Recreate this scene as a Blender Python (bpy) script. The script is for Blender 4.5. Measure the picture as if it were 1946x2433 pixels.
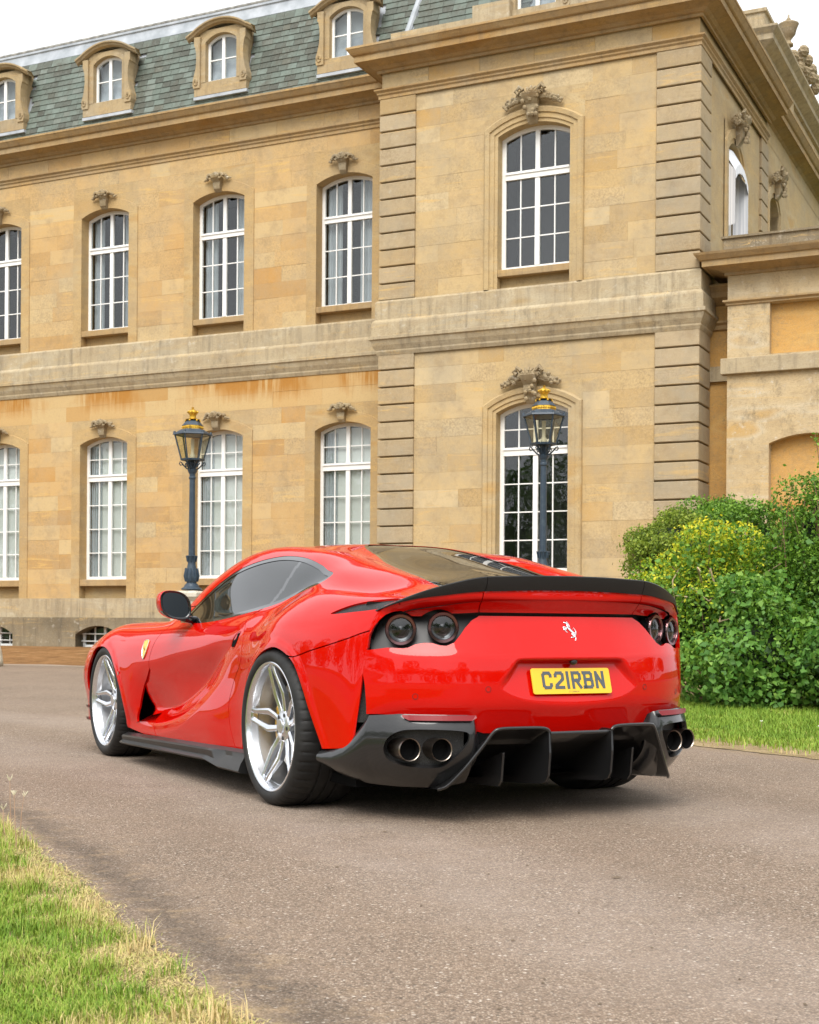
import bpy, bmesh, math, random
import numpy as np
from mathutils import Vector, Matrix, noise as mnoise
R = math.radians
random.seed(7); rng = np.random.default_rng(11)
for o in list(bpy.data.objects): bpy.data.objects.remove(o)
scene = bpy.context.scene
COL = scene.collection
# ------------------------------------------------------------------ camera
cam_data = bpy.data.cameras.new('camera'); cam = bpy.data.objects.new('camera', cam_data); COL.objects.link(cam)
cam_data.sensor_fit = 'VERTICAL'; cam_data.sensor_height = 36.0; cam_data.lens = 49.87
cam_data.shift_y = 0.1124; cam_data.clip_start = 0.1; cam_data.clip_end = 2000
cam.location = (0, 0, 0.8235); cam.rotation_euler = (R(90), R(-0.42), 0)
cam_data.dof.use_dof = True; cam_data.dof.focus_distance = 6.4; cam_data.dof.aperture_fstop = 14.0
scene.camera = cam
scene.render.resolution_x, scene.render.resolution_y = 819, 1024
# ------------------------------------------------------------------ sky (bright overcast) and soft sun
SUN_EL, SUN_AZ = 50.0, 192.0          # azimuth clockwise from +Y, towards the right behind the camera
w = bpy.data.worlds.new('World'); scene.world = w; w.use_nodes = True
nt = w.node_tree; nt.nodes.clear()
sky = nt.nodes.new('ShaderNodeTexSky'); sky.sky_type = 'NISHITA'; sky.sun_disc = False
sky.sun_elevation = R(SUN_EL); sky.sun_rotation = R(SUN_AZ); sky.air_density = 1.0; sky.dust_density = 6.0; sky.ozone_density = 1.0
hsv = nt.nodes.new('ShaderNodeHueSaturation'); hsv.inputs['Saturation'].default_value = 0.12
mixc = nt.nodes.new('ShaderNodeMix'); mixc.data_type = 'RGBA'; mixc.inputs[0].default_value = 0.72
mixc.inputs[7].default_value = (9.6, 9.9, 10.3, 1)
nz = nt.nodes.new('ShaderNodeTexNoise'); nz.inputs['Scale'].default_value = 2.2; nz.inputs['Detail'].default_value = 5
tcw = nt.nodes.new('ShaderNodeTexCoord')
mpw = nt.nodes.new('ShaderNodeMapping'); mpw.inputs['Scale'].default_value = (1, 1, 2.5)
crw = nt.nodes.new('ShaderNodeMapRange'); crw.inputs[1].default_value = .3; crw.inputs[2].default_value = .7; crw.inputs[3].default_value = .86; crw.inputs[4].default_value = 1.1
vmul = nt.nodes.new('ShaderNodeVectorMath'); vmul.operation = 'SCALE'
bg = nt.nodes.new('ShaderNodeBackground'); bg.inputs['Strength'].default_value = 0.080
wo = nt.nodes.new('ShaderNodeOutputWorld')
L = nt.links.new
L(sky.outputs[0], hsv.inputs['Color']); L(hsv.outputs[0], mixc.inputs[6]); L(tcw.outputs['Generated'], mpw.inputs[0]); L(mpw.outputs[0], nz.inputs['Vector'])
L(nz.outputs[0], crw.inputs[0]); L(mixc.outputs[2], vmul.inputs[0]); L(crw.outputs[0], vmul.inputs['Scale']); L(vmul.outputs[0], bg.inputs['Color']); L(bg.outputs[0], wo.inputs[0])
sd = bpy.data.lights.new('sun', 'SUN'); sd.energy = 1.5; sd.angle = R(40); sd.color = (1.0, .955, .89)
sun = bpy.data.objects.new('sun', sd); COL.objects.link(sun)
to_sun = Vector((math.sin(R(SUN_AZ)) * math.cos(R(SUN_EL)), math.cos(R(SUN_AZ)) * math.cos(R(SUN_EL)), math.sin(R(SUN_EL))))
sun.rotation_euler = to_sun.to_track_quat('Z', 'Y').to_euler()
vs = scene.view_settings; vs.view_transform = 'Standard'; vs.look = 'None'; vs.exposure = 1.16; vs.gamma = 1.0; vs.use_curve_mapping = False
# ------------------------------------------------------------------ object helpers
def tag(o, label=None, cat=None, group=None, kind=None):
    for k, v in (('label', label), ('category', cat), ('group', group), ('kind', kind)):
        if v: o[k] = v
    return o
def empty(name, loc=(0, 0, 0), rz=0, parent=None):
    o = bpy.data.objects.new(name, None); COL.objects.link(o); o.location = loc; o.rotation_euler = (0, 0, rz); o.parent = parent
    o.empty_display_size = .1
    return o
def link(name, me, parent=None, loc=None):
    o = bpy.data.objects.new(name, me); COL.objects.link(o); o.parent = parent
    if loc is not None: o.location = loc
    return o
def mesh(name, V, F, mat=None, smooth=False):
    me = bpy.data.meshes.new(name)
    me.from_pydata([tuple(map(float, v)) for v in V], [], F)
    if mat: me.materials.append(mat)
    if smooth: me.polygons.foreach_set('use_smooth', [True] * len(me.polygons))
    me.update(); return me
class MB:
    """collects simple solids and links them as one mesh"""
    def __init__(s): s.V = []; s.F = []
    def add(s, V, F):
        n = len(s.V); s.V += [tuple(v) for v in V]; s.F += [tuple(i + n for i in f) for f in F]; return s
    def box(s, x0, x1, y0, y1, z0, z1):
        return s.add([(x0, y0, z0), (x1, y0, z0), (x1, y1, z0), (x0, y1, z0), (x0, y0, z1), (x1, y0, z1), (x1, y1, z1), (x0, y1, z1)],
                     [(0, 3, 2, 1), (4, 5, 6, 7), (0, 1, 5, 4), (1, 2, 6, 5), (2, 3, 7, 6), (3, 0, 4, 7)])
    def bbox(s, x0, x1, y0, y1, z0, z1, c=.012):
        """box whose front (low y) edges are chamfered"""
        return s.add([(x0, y1, z0), (x1, y1, z0), (x1, y1, z1), (x0, y1, z1), (x0, y0 + c, z0), (x1, y0 + c, z0), (x1, y0 + c, z1), (x0, y0 + c, z1),
                      (x0 + c, y0, z0 + c), (x1 - c, y0, z0 + c), (x1 - c, y0, z1 - c), (x0 + c, y0, z1 - c)],
                     [(0, 3, 2, 1), (0, 1, 5, 4), (1, 2, 6, 5), (2, 3, 7, 6), (3, 0, 4, 7), (4, 5, 9, 8), (5, 6, 10, 9), (6, 7, 11, 10), (7, 4, 8, 11), (8, 9, 10, 11)])
    def poly(s, pts, y0, y1):
        """closed polygon in x,z extruded in y"""
        n = len(pts)
        V = [(p[0], y0, p[1]) for p in pts] + [(p[0], y1, p[1]) for p in pts]
        F = [tuple(range(n)), tuple(range(2 * n - 1, n - 1, -1))] + [(i, n + i, n + (i + 1) % n, (i + 1) % n) for i in range(n)]
        return s.add(V, F)
    def lathe(s, prof, n=24, c=(0, 0), close=True, a0=0.):
        """profile (r,z) about a vertical axis"""
        k = len(prof); V = []
        for i in range(n):
            a = a0 + 2 * math.pi * i / n
            V += [(c[0] + r * math.cos(a), c[1] + r * math.sin(a), z) for r, z in prof]
        F = [(i * k + j, ((i + 1) % n) * k + j, ((i + 1) % n) * k + j + 1, i * k + j + 1) for i in range(n) for j in range(k - 1)]
        return s.add(V, F)
    def tube(s, pts, r, n=8, cap=True):
        pts = [Vector(p) for p in pts]; rs = r if isinstance(r, (list, tuple)) else [r] * len(pts)
        V = []; up = Vector((0.123, .2, .97)).normalized()
        for i, p in enumerate(pts):
            t = (pts[min(i + 1, len(pts) - 1)] - pts[max(i - 1, 0)]).normalized()
            a = t.cross(up); a = a.normalized() if a.length > 1e-4 else Vector((1, 0, 0)); b = t.cross(a)
            V += [p + (a * math.cos(2 * math.pi * k / n) + b * math.sin(2 * math.pi * k / n)) * rs[i] for k in range(n)]
        m = len(pts)
        F = [(i * n + k, i * n + (k + 1) % n, (i + 1) * n + (k + 1) % n, (i + 1) * n + k) for i in range(m - 1) for k in range(n)]
        if cap: F += [tuple(range(n - 1, -1, -1)), tuple(range((m - 1) * n, m * n))]
        return s.add(V, F)
    def sweep(s, path, prof, caps=True):
        """profile (outward offset, z) swept along a plan path (x,y) with mitres; outward is to the right of travel"""
        P = [Vector(p) for p in path]; m = len(P); k = len(prof); V = []
        for i in range(m):
            d0 = (P[i] - P[i - 1]).normalized() if i else None
            d1 = (P[i + 1] - P[i]).normalized() if i < m - 1 else None
            if d0 is None: d0 = d1
            if d1 is None: d1 = d0
            n0 = Vector((d0.y, -d0.x)); n1 = Vector((d1.y, -d1.x)); nn = (n0 + n1); nn = nn / max(nn.dot(n0), 1e-3)
            V += [(P[i].x + nn.x * o, P[i].y + nn.y * o, z) for o, z in prof]
        F = [(i * k + j, (i + 1) * k + j, (i + 1) * k + j + 1, i * k + j + 1) for i in range(m - 1) for j in range(k - 1)]
        if caps: F += [tuple(range(k)), tuple(range(m * k - 1, (m - 1) * k - 1, -1))]
        return s.add(V, F)
    def build(s, name, mat, parent=None, smooth=False, loc=None, fixn=True):
        me = mesh(name, s.V, s.F, mat, smooth)
        if fixn:
            bm = bmesh.new(); bm.from_mesh(me); bmesh.ops.recalc_face_normals(bm, faces=bm.faces); bm.to_mesh(me); bm.free()
        return link(name, me, parent, loc)
def auto_smooth(o, deg=35):
    me = o.data
    me.polygons.foreach_set('use_smooth', [True] * len(me.polygons))
    me.set_sharp_from_angle(angle=R(deg))
    return o
def bevel(o, wd=.01, seg=2, deg=35):
    m = o.modifiers.new('bevel', 'BEVEL'); m.width = wd; m.segments = seg; m.limit_method = 'ANGLE'; m.angle_limit = R(deg); return o
# ------------------------------------------------------------------ material helpers
class NT:
    def __init__(s, name):
        s.m = bpy.data.materials.new(name); s.m.use_nodes = True; s.t = s.m.node_tree; s.b = s.t.nodes['Principled BSDF']; s.o = s.t.nodes['Material Output']
    def n(s, typ, **kw):
        x = s.t.nodes.new('ShaderNode' + typ)
        for k, v in kw.items(): setattr(x, k, v)
        return x
    def l(s, a, b): s.t.links.new(a, b); return s
    def pos(s): return s.n('NewGeometry').outputs['Position']
    def obj(s): return s.n('TexCoord').outputs['Object']
    def mapped(s, vec, sc):
        m = s.n('Mapping'); m.inputs['Scale'].default_value = sc; s.l(vec, m.inputs[0]); return m.outputs[0]
    def noise(s, vec, scale, detail=4, rough=.55, dist=0., col=False):
        x = s.n('TexNoise'); x.inputs['Scale'].default_value = scale; x.inputs['Detail'].default_value = detail; x.inputs['Roughness'].default_value = rough; x.inputs['Distortion'].default_value = dist
        s.l(vec, x.inputs['Vector']); return x.outputs[1 if col else 0]
    def vor(s, vec, scale, out='Distance', feature='F1', rnd=1.):
        x = s.n('TexVoronoi'); x.feature = feature; x.inputs['Scale'].default_value = scale; x.inputs['Randomness'].default_value = rnd
        s.l(vec, x.inputs['Vector']); return x.outputs[out]
    def mr(s, v, a, b, c=0., d=1.):
        x = s.n('MapRange'); s.l(v, x.inputs[0])
        for i, q in zip((1, 2, 3, 4), (a, b, c, d)): x.inputs[i].default_value = q
        return x.outputs[0]
    def ramp(s, v, stops, interp='LINEAR'):
        x = s.n('ValToRGB'); r = x.color_ramp; r.interpolation = interp
        while len(r.elements) < len(stops): r.elements.new(.5)
        for e, (p, c) in zip(r.elements, stops): e.position = p; e.color = (*c, 1)
        s.l(v, x.inputs[0]); return x.outputs[0]
    def mix(s, f, a, b, mode='MIX'):
        x = s.n('Mix'); x.data_type = 'RGBA'; x.blend_type = mode
        for v, i in ((f, 0), (a, 6), (b, 7)):
            if isinstance(v, (int, float)): x.inputs[i].default_value = v
            elif isinstance(v, (tuple, list)): x.inputs[i].default_value = (*v[:3], 1)
            else: s.l(v, x.inputs[i])
        return x.outputs[2]
    def math(s, op, a, b=None):
        x = s.n('Math'); x.operation = op
        for v, i in ((a, 0), (b, 1)):
            if v is None: continue
            if isinstance(v, (int, float)): x.inputs[i].default_value = v
            else: s.l(v, x.inputs[i])
        return x.outputs[0]
    def bump(s, h, strength=.3, dist=.01, normal=None):
        x = s.n('Bump'); x.inputs['Strength'].default_value = strength; x.inputs['Distance'].default_value = dist; s.l(h, x.inputs['Height'])
        if normal is not None: s.l(normal, x.inputs['Normal'])
        return x.outputs[0]
    def set(s, **kw):
        names = dict(color='Base Color', rough='Roughness', metal='Metallic', spec='Specular IOR Level', coat='Coat Weight', coatr='Coat Roughness', alpha='Alpha', trans='Transmission Weight', ior='IOR', normal='Normal', emit='Emission Color', emits='Emission Strength', coatn='Coat Normal', sub='Subsurface Weight', sheen='Sheen Weight', coatior='Coat IOR')
        for k, v in kw.items():
            i = s.b.inputs[names[k]]
            if isinstance(v, (int, float)): i.default_value = v
            elif isinstance(v, (tuple, list)): i.default_value = (*v, 1) if len(v) == 3 else v
            else: s.l(v, i)
        return s
def simple(name, color, rough=.5, metal=0., **kw):
    return NT(name).set(color=color, rough=rough, metal=metal, **kw).m
def ss(x, a, b):
    t = np.clip((np.asarray(x, float) - a) / (b - a), 0, 1); return t * t * (3 - 2 * t)
# ================================================================== ground, drive, verges
LEDGE = [(-9.0, 13.2), (-6.5, 11.2), (-4.6, 9.6), (-3.2, 8.1), (-2.35, 7.0), (-1.71, 5.94), (-1.22, 4.90), (-.77, 3.88), (-.32, 2.93), (.06, 2.1), (.5, 1.0), (1.1, -.6), (2.2, -4.), (4, -12)]
REDGE = [(-1.0, 16.5), (.2, 13.6), (1.2, 11.6), (2.02, 10.02), (2.60, 8.99), (3.4, 7.7), (4.6, 6.2), (6.5, 4.4), (10, 2.5), (20, -1)]
def seg_dist(px, py, pts):
    P = np.array(pts); d = np.full(px.shape, 1e9)
    for (x0, y0), (x1, y1) in zip(P[:-1], P[1:]):
        ex, ey = x1 - x0, y1 - y0; t = np.clip(((px - x0) * ex + (py - y0) * ey) / (ex * ex + ey * ey), 0, 1); d = np.minimum(d, np.hypot(px - x0 - t * ex, py - y0 - t * ey))
    return d
tg_ = NT('lawn_ground'); p_ = tg_.pos()
gc_ = tg_.mix(tg_.mr(tg_.noise(p_, .7, 5), .35, .7), (.055, .10, .018), (.11, .15, .035)); gc_ = tg_.mix(tg_.mr(tg_.noise(p_, 40, 4), .45, .7, 0, .6), gc_, (.035, .06, .012))
M_LAWN = tg_.set(color=gc_, rough=.95, spec=.1, normal=tg_.bump(tg_.noise(p_, 60, 4), .8, .03)).m
o = MB().add([(-500, -500, -.03), (500, -500, -.03), (500, 600, -.03), (-500, 600, -.03)], [(0, 1, 2, 3)]).build('ground', M_LAWN); tag(o, kind='structure')
# --- drive: chip-dressed asphalt, its edge distance stored per vertex
xs = np.concatenate([np.linspace(-60, -5, 24), np.linspace(-4.8, 5, 150), np.linspace(5.4, 60, 24)]); ys = np.concatenate([np.linspace(-60, .5, 24), np.linspace(.6, 14, 180), np.linspace(14.5, 30.5, 30)])
X, Y = np.meshgrid(xs, ys, indexing='ij'); n2 = len(ys)
dl, dr = seg_dist(X, Y, LEDGE), seg_dist(X, Y, REDGE)
V = np.stack([X, Y, np.zeros_like(X)], -1).reshape(-1, 3)
me = mesh('drive', V, [(i * n2 + j, (i + 1) * n2 + j, (i + 1) * n2 + j + 1, i * n2 + j + 1) for i in range(len(xs) - 1) for j in range(n2 - 1)])
me.attributes.new('edge_l', 'FLOAT', 'POINT').data.foreach_set('value', dl.ravel().astype('f')); me.attributes.new('edge_r', 'FLOAT', 'POINT').data.foreach_set('value', dr.ravel().astype('f'))
def asphalt():
    t = NT('chip_dressed_asphalt'); p = t.pos()
    c1 = t.vor(p, 165, 'Color'); d1 = t.vor(p, 165, 'Distance')
    sp = t.n('SeparateColor'); t.l(c1, sp.inputs[0])
    c = t.ramp(sp.outputs[0], [(0, (0.146, 0.103, 0.072)), (.25, (0.224, 0.163, 0.115)), (.55, (0.296, 0.219, 0.158)), (.8, (0.369, 0.281, 0.209)), (.95, (0.468, 0.379, 0.293)), (1, (0.562, 0.483, 0.387))])
    c = t.mix(t.mr(d1, .34, .66, 0, .7), c, (0.094, 0.069, 0.050))
    c2_ = t.vor(p, 62, 'Color'); sp2 = t.n('SeparateColor'); t.l(c2_, sp2.inputs[0]); d2_ = t.vor(p, 62, 'Distance'); c = t.mix(t.math('MULTIPLY', t.mr(sp2.outputs[1], .82, .86), t.mr(d2_, .34, .22)), c, (.62, .55, .47)); c = t.mix(t.math('MULTIPLY', t.mr(sp2.outputs[2], .80, .84), t.mr(d2_, .36, .22)), c, (.07, .055, .042))
    big = t.noise(p, .45, 5, .6); c = t.mix(t.mr(big, .35, .7, .0, .32), c, (0.354, 0.261, 0.189))
    med = t.noise(t.mapped(p, (1, .35, 1)), 1.9, 5, .6); c = t.mix(t.mr(med, .48, .75, 0, .34), c, (0.156, 0.115, 0.081))
    pk = t.noise(p, 4., 4, .6); c = t.mix(t.mr(pk, .5, .8, 0, .25), c, (0.312, 0.222, 0.153))
    # sand and dirt washed along the edges
    el = t.n('Attribute', attribute_name='edge_l').outputs['Fac']; er = t.n('Attribute', attribute_name='edge_r').outputs['Fac']
    n3 = t.noise(p, 3.2, 9, .74); n4 = t.noise(t.mapped(p, (1, 1, 1)), 7., 8, .78)
    w_ = t.math('ADD', el, t.math('MULTIPLY', t.math('SUBTRACT', n3, .5), .42))
    dark = t.math('MULTIPLY', t.mr(w_, .02, .12), t.mr(w_, .27, .12)); c = t.mix(t.math('MULTIPLY', dark, .5), c, (0.047, 0.037, 0.027))
    sand = t.math('MULTIPLY', t.mr(n4, .52, .64), t.mr(t.math('ADD', el, t.math('MULTIPLY', n3, .2)), .55, .15)); c = t.mix(t.math('MULTIPLY', sand, .75), c, (0.374, 0.266, 0.158))
    s2 = t.math('MULTIPLY', t.mr(n3, .5, .62), t.mr(el, .10, .02)); c = t.mix(s2, c, (0.343, 0.246, 0.135))
    s3 = t.math('MULTIPLY', t.mr(n4, .4, .6), t.mr(er, .25, .02)); c = t.mix(s3, c, (0.260, 0.187, 0.108))
    # worn wheel tracks following the curve of the drive, and old darker patches
    wob = t.math('ADD', el, t.math('MULTIPLY', t.math('SUBTRACT', t.noise(p, .8, 4), .5), .5))
    for a_, b_ in ((1.05, 1.45), (2.7, 3.15)):
        tr_ = t.math('MULTIPLY', t.mr(wob, a_ - .35, a_), t.mr(wob, b_ + .35, b_)); c = t.mix(t.math('MULTIPLY', tr_, t.mr(n3, .3, .7, .05, .30)), c, (0.456, 0.382, 0.330))
    pt = t.noise(p, .9, 7, .7); c = t.mix(t.mr(pt, .56, .68, 0, .30), c, (0.180, 0.143, 0.121))
    h = t.math('ADD', t.math('MULTIPLY', d1, -1.), t.math('MULTIPLY', t.noise(p, 420, 2), .3))
    return t.set(color=c, rough=.88, spec=.28, normal=t.bump(h, .85, .006)).m
me.materials.append(asphalt()); tag(link('drive', me), kind='structure')
# --- litter-covered bank along the house front
tb_ = NT('leaf_litter_bank'); p_ = tb_.pos()
st_ = tb_.noise(tb_.mapped(p_, (1.2, 2.2, 1)), 1.5, 9, .8)
bc_ = tb_.ramp(st_, [(.25, (.07, .038, .016)), (.42, (.16, .085, .036)), (.55, (.27, .145, .06)), (.68, (.36, .24, .13)), (1, (.46, .36, .24))])
M_BANK = tb_.set(color=bc_, rough=.95, spec=.1, normal=tb_.bump(tb_.noise(p_, 18, 5), .7, .05)).m
HO, HA = (-.6834, 31.325, 0), -R(25.62)          # house frame: x along the front, y into the house
nx, ny = 90, 14; V = []
for i in range(nx):
    for j in range(ny):
        t_ = j / (ny - 1); x = -26 + 38 * i / (nx - 1); jag = .35 * mnoise.noise(Vector((x * .9, 3.1, 0))) ; y = (-.05 - (5.1 + jag) * t_) if x < .6 else (-1.45 - (3.4 + jag) * t_)
        V.append((x, y, .275 * (1 - ss(t_, 0, 1)) + .006 + .02 * mnoise.noise(Vector((x * 1.3, y * 1.3, 0))) * math.sin(math.pi * t_)))
o = link('earth_bank', mesh('earth_bank', V, [(i * ny + j, i * ny + j + 1, (i + 1) * ny + j + 1, (i + 1) * ny + j) for i in range(nx - 1) for j in range(ny - 1)], M_BANK, True)); o.location = HO; o.rotation_euler = (0, 0, HA); tag(o, kind='structure')
V = []
for i in range(nx):
    x = -26 + 38 * i / (nx - 1); y0 = (-4.9 if x < .6 else -4.6); V += [(x, y0 + .3, .003), (x, y0 - .75 - .2 * mnoise.noise(Vector((x, 9, 0))), .0035)]
tk_ = NT('pale_gravel'); M_GRAV = tk_.set(color=tk_.mix(tk_.mr(tk_.noise(tk_.pos(), 20, 5), .35, .7), (.27, .21, .155), (.40, .33, .26)), rough=.95).m
o = link('gravel_strip', mesh('gravel_strip', V, [(2 * i, 2 * i + 1, 2 * i + 3, 2 * i + 2) for i in range(nx - 1)], M_GRAV)); o.location = HO; o.rotation_euler = (0, 0, HA); tag(o, kind='structure')
# --- verges: soil sheets and individual blades
def in_poly(px, py, poly):
    P = np.array(poly); Q = np.roll(P, -1, axis=0); ins = np.zeros(px.shape, bool)
    for (x0, y0), (x1, y1) in zip(P, Q):
        c = ((y0 > py) != (y1 > py)); ins ^= c & (px < (x1 - x0) * (py - y0) / ((y1 - y0) or 1e-9) + x0)
    return ins
def rough_edge(pts, amp, step, seed):
    out = []
    for (x0, y0), (x1, y1) in zip(pts[:-1], pts[1:]):
        L_ = math.hypot(x1 - x0, y1 - y0); n = max(1, int(L_ / step))
        for i in range(n):
            t = i / n; x, y = x0 + (x1 - x0) * t, y0 + (y1 - y0) * t; d = amp * (mnoise.noise(Vector((x * 3.1, y * 3.1, seed))) + .6 * mnoise.noise(Vector((x * 11, y * 11, seed)))); nx_, ny_ = (y1 - y0) / L_, -(x1 - x0) / L_
            out.append((x + nx_ * d, y + ny_ * d))
    return out + [pts[-1]]
LP = rough_edge(LEDGE, .05, .05, 1.) + [(-14, -12), (-14, 13.2)]
RP = rough_edge(REDGE, .06, .06, 5.) + [(20, 24), (8, 26), (2, 24), (-1.0, 20)]
ts_g = NT('verge_soil'); p_ = ts_g.pos()
M_SOIL = ts_g.set(color=ts_g.mix(ts_g.mr(ts_g.noise(p_, 90, 6, .8), .42, .62, 0, .8), ts_g.mix(ts_g.mr(ts_g.noise(p_, 6, 5), .4, .65), (.40, .30, .17), (.27, .20, .10)), (.12, .09, .045)), rough=.97, spec=.1, normal=ts_g.bump(ts_g.noise(p_, 50, 4), .8, .02)).m
def sheet(name, poly, z):
    bm_ = bmesh.new(); vs_ = [bm_.verts.new((x, y, z)) for x, y in poly]; f = bm_.faces.new(vs_); bmesh.ops.triangulate(bm_, faces=[f]); me_ = bpy.data.meshes.new(name); bmesh.ops.recalc_face_normals(bm_, faces=bm_.faces)
    bm_.to_mesh(me_); bm_.free(); me_.materials.append(M_SOIL); return tag(link(name, me_), kind='structure')
sheet('grass_verge', LP, .004); sheet('grass_verge', RP, .004)
def blade_mat(name, cols):
    t = NT(name); a = t.n('Attribute', attribute_name='tint').outputs['Fac']; c = t.ramp(a, cols)
    return t.set(color=c, rough=.55, spec=.25, sub=0.).m
GREEN = [(0, (.065, .13, .012)), (.35, (.15, .265, .022)), (.6, (.25, .345, .04)), (.74, (.38, .37, .09)), (.88, (.54, .43, .20)), (1, (.58, .40, .19))]
def blades(name, pts, h, wd, tint, lean, label, seed, hor=None):
    rg = np.random.default_rng(seed); n = len(pts); az = rg.uniform(0, 2 * np.pi, n); ln = rg.uniform(.15, 1., n) * lean
    base = np.column_stack([pts, np.full(n, .004)]); dirx, diry = np.cos(az), np.sin(az); sx, sy = -diry * wd / 2, dirx * wd / 2
    V = np.zeros((n, 5, 3)); m_ = h * .55
    hz = h if hor is None else hor
    V[:, 0] = base + np.column_stack([sx, sy, 0 * sx]); V[:, 1] = base - np.column_stack([sx, sy, 0 * sx])
    mid = base + np.column_stack([dirx * ln * hz * .28, diry * ln * hz * .28, m_]); V[:, 2] = mid + np.column_stack([sx, sy, 0 * sx]) * .75; V[:, 3] = mid - np.column_stack([sx, sy, 0 * sx]) * .75
    V[:, 4] = base + np.column_stack([dirx * ln * hz * .95, diry * ln * hz * .95, h * (1 - .35 * ln)])
    me_ = bpy.data.meshes.new(name); idx = np.arange(n)[:, None] * 5
    tri = np.concatenate([idx + [0, 1, 3], idx + [0, 3, 2], idx + [2, 3, 4]], axis=1).reshape(-1, 3)
    me_.vertices.add(n * 5); me_.vertices.foreach_set('co', V.reshape(-1).astype('f')); me_.loops.add(tri.size); me_.loops.foreach_set('vertex_index', tri.reshape(-1).astype('i')); me_.polygons.add(len(tri)); me_.polygons.foreach_set('loop_start', np.arange(0, tri.size, 3, dtype='i')); me_.update(calc_edges=True)
    me_.attributes.new('tint', 'FLOAT', 'POINT').data.foreach_set('value', np.repeat(tint, 5).astype('f')); me_.materials.append(blade_mat(name, GREEN))
    return tag(link(name, me_), label, 'grass', kind='stuff')
def scatter(poly, box, dens, seed):
    rg = np.random.default_rng(seed); n = int(dens * (box[1] - box[0]) * (box[3] - box[2])); x = rg.uniform(box[0], box[1], n); y = rg.uniform(box[2], box[3], n); k = in_poly(x, y, poly); return x[k], y[k]
def nz2(x, y, f, s): return np.array([mnoise.noise(Vector((a * f, b * f, s))) for a, b in zip(x, y)])
# near left verge: fine lawn, rough tufts and straw thatch spilling on to the drive
x, y = scatter(LP, (-2.6, .4, 1.5, 7.4), 46000, 1); k = (x > -.31 * y - .15); x, y = x[k], y[k]
d = seg_dist(x, y, LEDGE); nn = nz2(x, y, 2.3, 2.); n5 = nz2(x, y, 7., 4.); n6 = nz2(x, y, 4.2, 9.); n7 = nz2(x, y, 19., 3.)
keep = rng.random(len(x)) < np.clip(.03 + (d + n6 * .15) * 2.4 + n5 * .3 + n7 * .2, .02, 1) * np.where((nn > .18) & (d < .6), .35, 1); x, y, d, nn, n5, n6, n7 = (q[keep] for q in (x, y, d, nn, n5, n6, n7))
tn = np.clip(.45 + .15 * n5 + .20 * n6 + .12 * n7 + rng.normal(0, .14, len(x)) + .26 * np.exp(-d / .2) * (n6 > -.2) + np.where(nn > .16, .22, 0), 0, .93)
hh = np.clip(.018 + .018 * rng.random(len(x)) + .065 * np.exp(-d / .22) * (n5 > .08) * rng.random(len(x)) ** 2 + .012 * n5 + .008 * nn, .008, .11)
hz_ = hh * 1.0
x2, y2 = scatter(LP, (-2.6, .4, 1.5, 7.4), 34000, 21); k = (x2 > -.31 * y2 - .15); x2, y2 = x2[k], y2[k]; d2 = seg_dist(x2, y2, LEDGE); m2 = nz2(x2, y2, 2.3, 2.)
k = rng.random(len(x2)) < np.clip(.85 * np.exp(-(d2 / .22) ** 2) + np.where(m2 > .12, .55 * np.exp(-d2 / .5), 0), .05, 1); x2, y2 = x2[k], y2[k]; n = len(x2)
x2 = x2 + rng.normal(0, .02, n); y2 = y2 + rng.normal(0, .02, n); t2 = np.clip(rng.normal(.84, .09, n), .55, 1); h2 = rng.uniform(.002, .010, n); z2_ = rng.uniform(.02, .07, n)
x3, y3 = scatter(LP, (-6.5, .4, 1.2, 11.), 3400, 41); k = (x3 <= -.31 * y3 - .15) | (y3 > 7.4); x3, y3 = x3[k], y3[k]; n = len(x3)      # the lawn goes on beyond the frame
hh = np.concatenate([hh, rng.uniform(.03, .06, n)]); hz_ = np.concatenate([hz_, rng.uniform(.03, .07, n)]); tn = np.concatenate([tn, np.clip(rng.normal(.46, .16, n), 0, 1)]); x = np.concatenate([x, x3]); y = np.concatenate([y, y3])
wd_ = np.concatenate([np.full(len(x) - n, .0024), np.full(n, .006), np.full(len(x2), .0024)])
blades('verge_grass', np.column_stack([np.concatenate([x, x2]), np.concatenate([y, y2])]), np.concatenate([hh, h2]), wd_, np.concatenate([tn, t2]), .95, 'short lawn grass with straw patches in the near left corner', 3, np.concatenate([hz_, z2_]))
# right verge under the shrubs
x, y = scatter(RP, (-.5, 6.5, 6.0, 16.5), 4200, 5); k = (x < .31 * y + .6); x, y = x[k], y[k]
d = seg_dist(x, y, REDGE); n5 = nz2(x, y, 3., 6.)
keep = rng.random(len(x)) < np.clip((d - .16 + .32 * n5) * 1.35, .012, 1); x, y, d, n5 = x[keep], y[keep], d[keep], n5[keep]
tn = np.clip(.40 + .2 * n5 + rng.normal(0, .12, len(x)) + .45 * np.exp(-d / .22), 0, 1); hh = np.clip(.03 + .03 * rng.random(len(x)) + .07 * ss(d, .6, 2.5) * rng.random(len(x)), .015, .16)
blades('verge_grass', np.column_stack([x, y]), hh, .006, tn, .8, 'longer green grass below the ivy clad shrubs on the right', 8)
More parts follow.
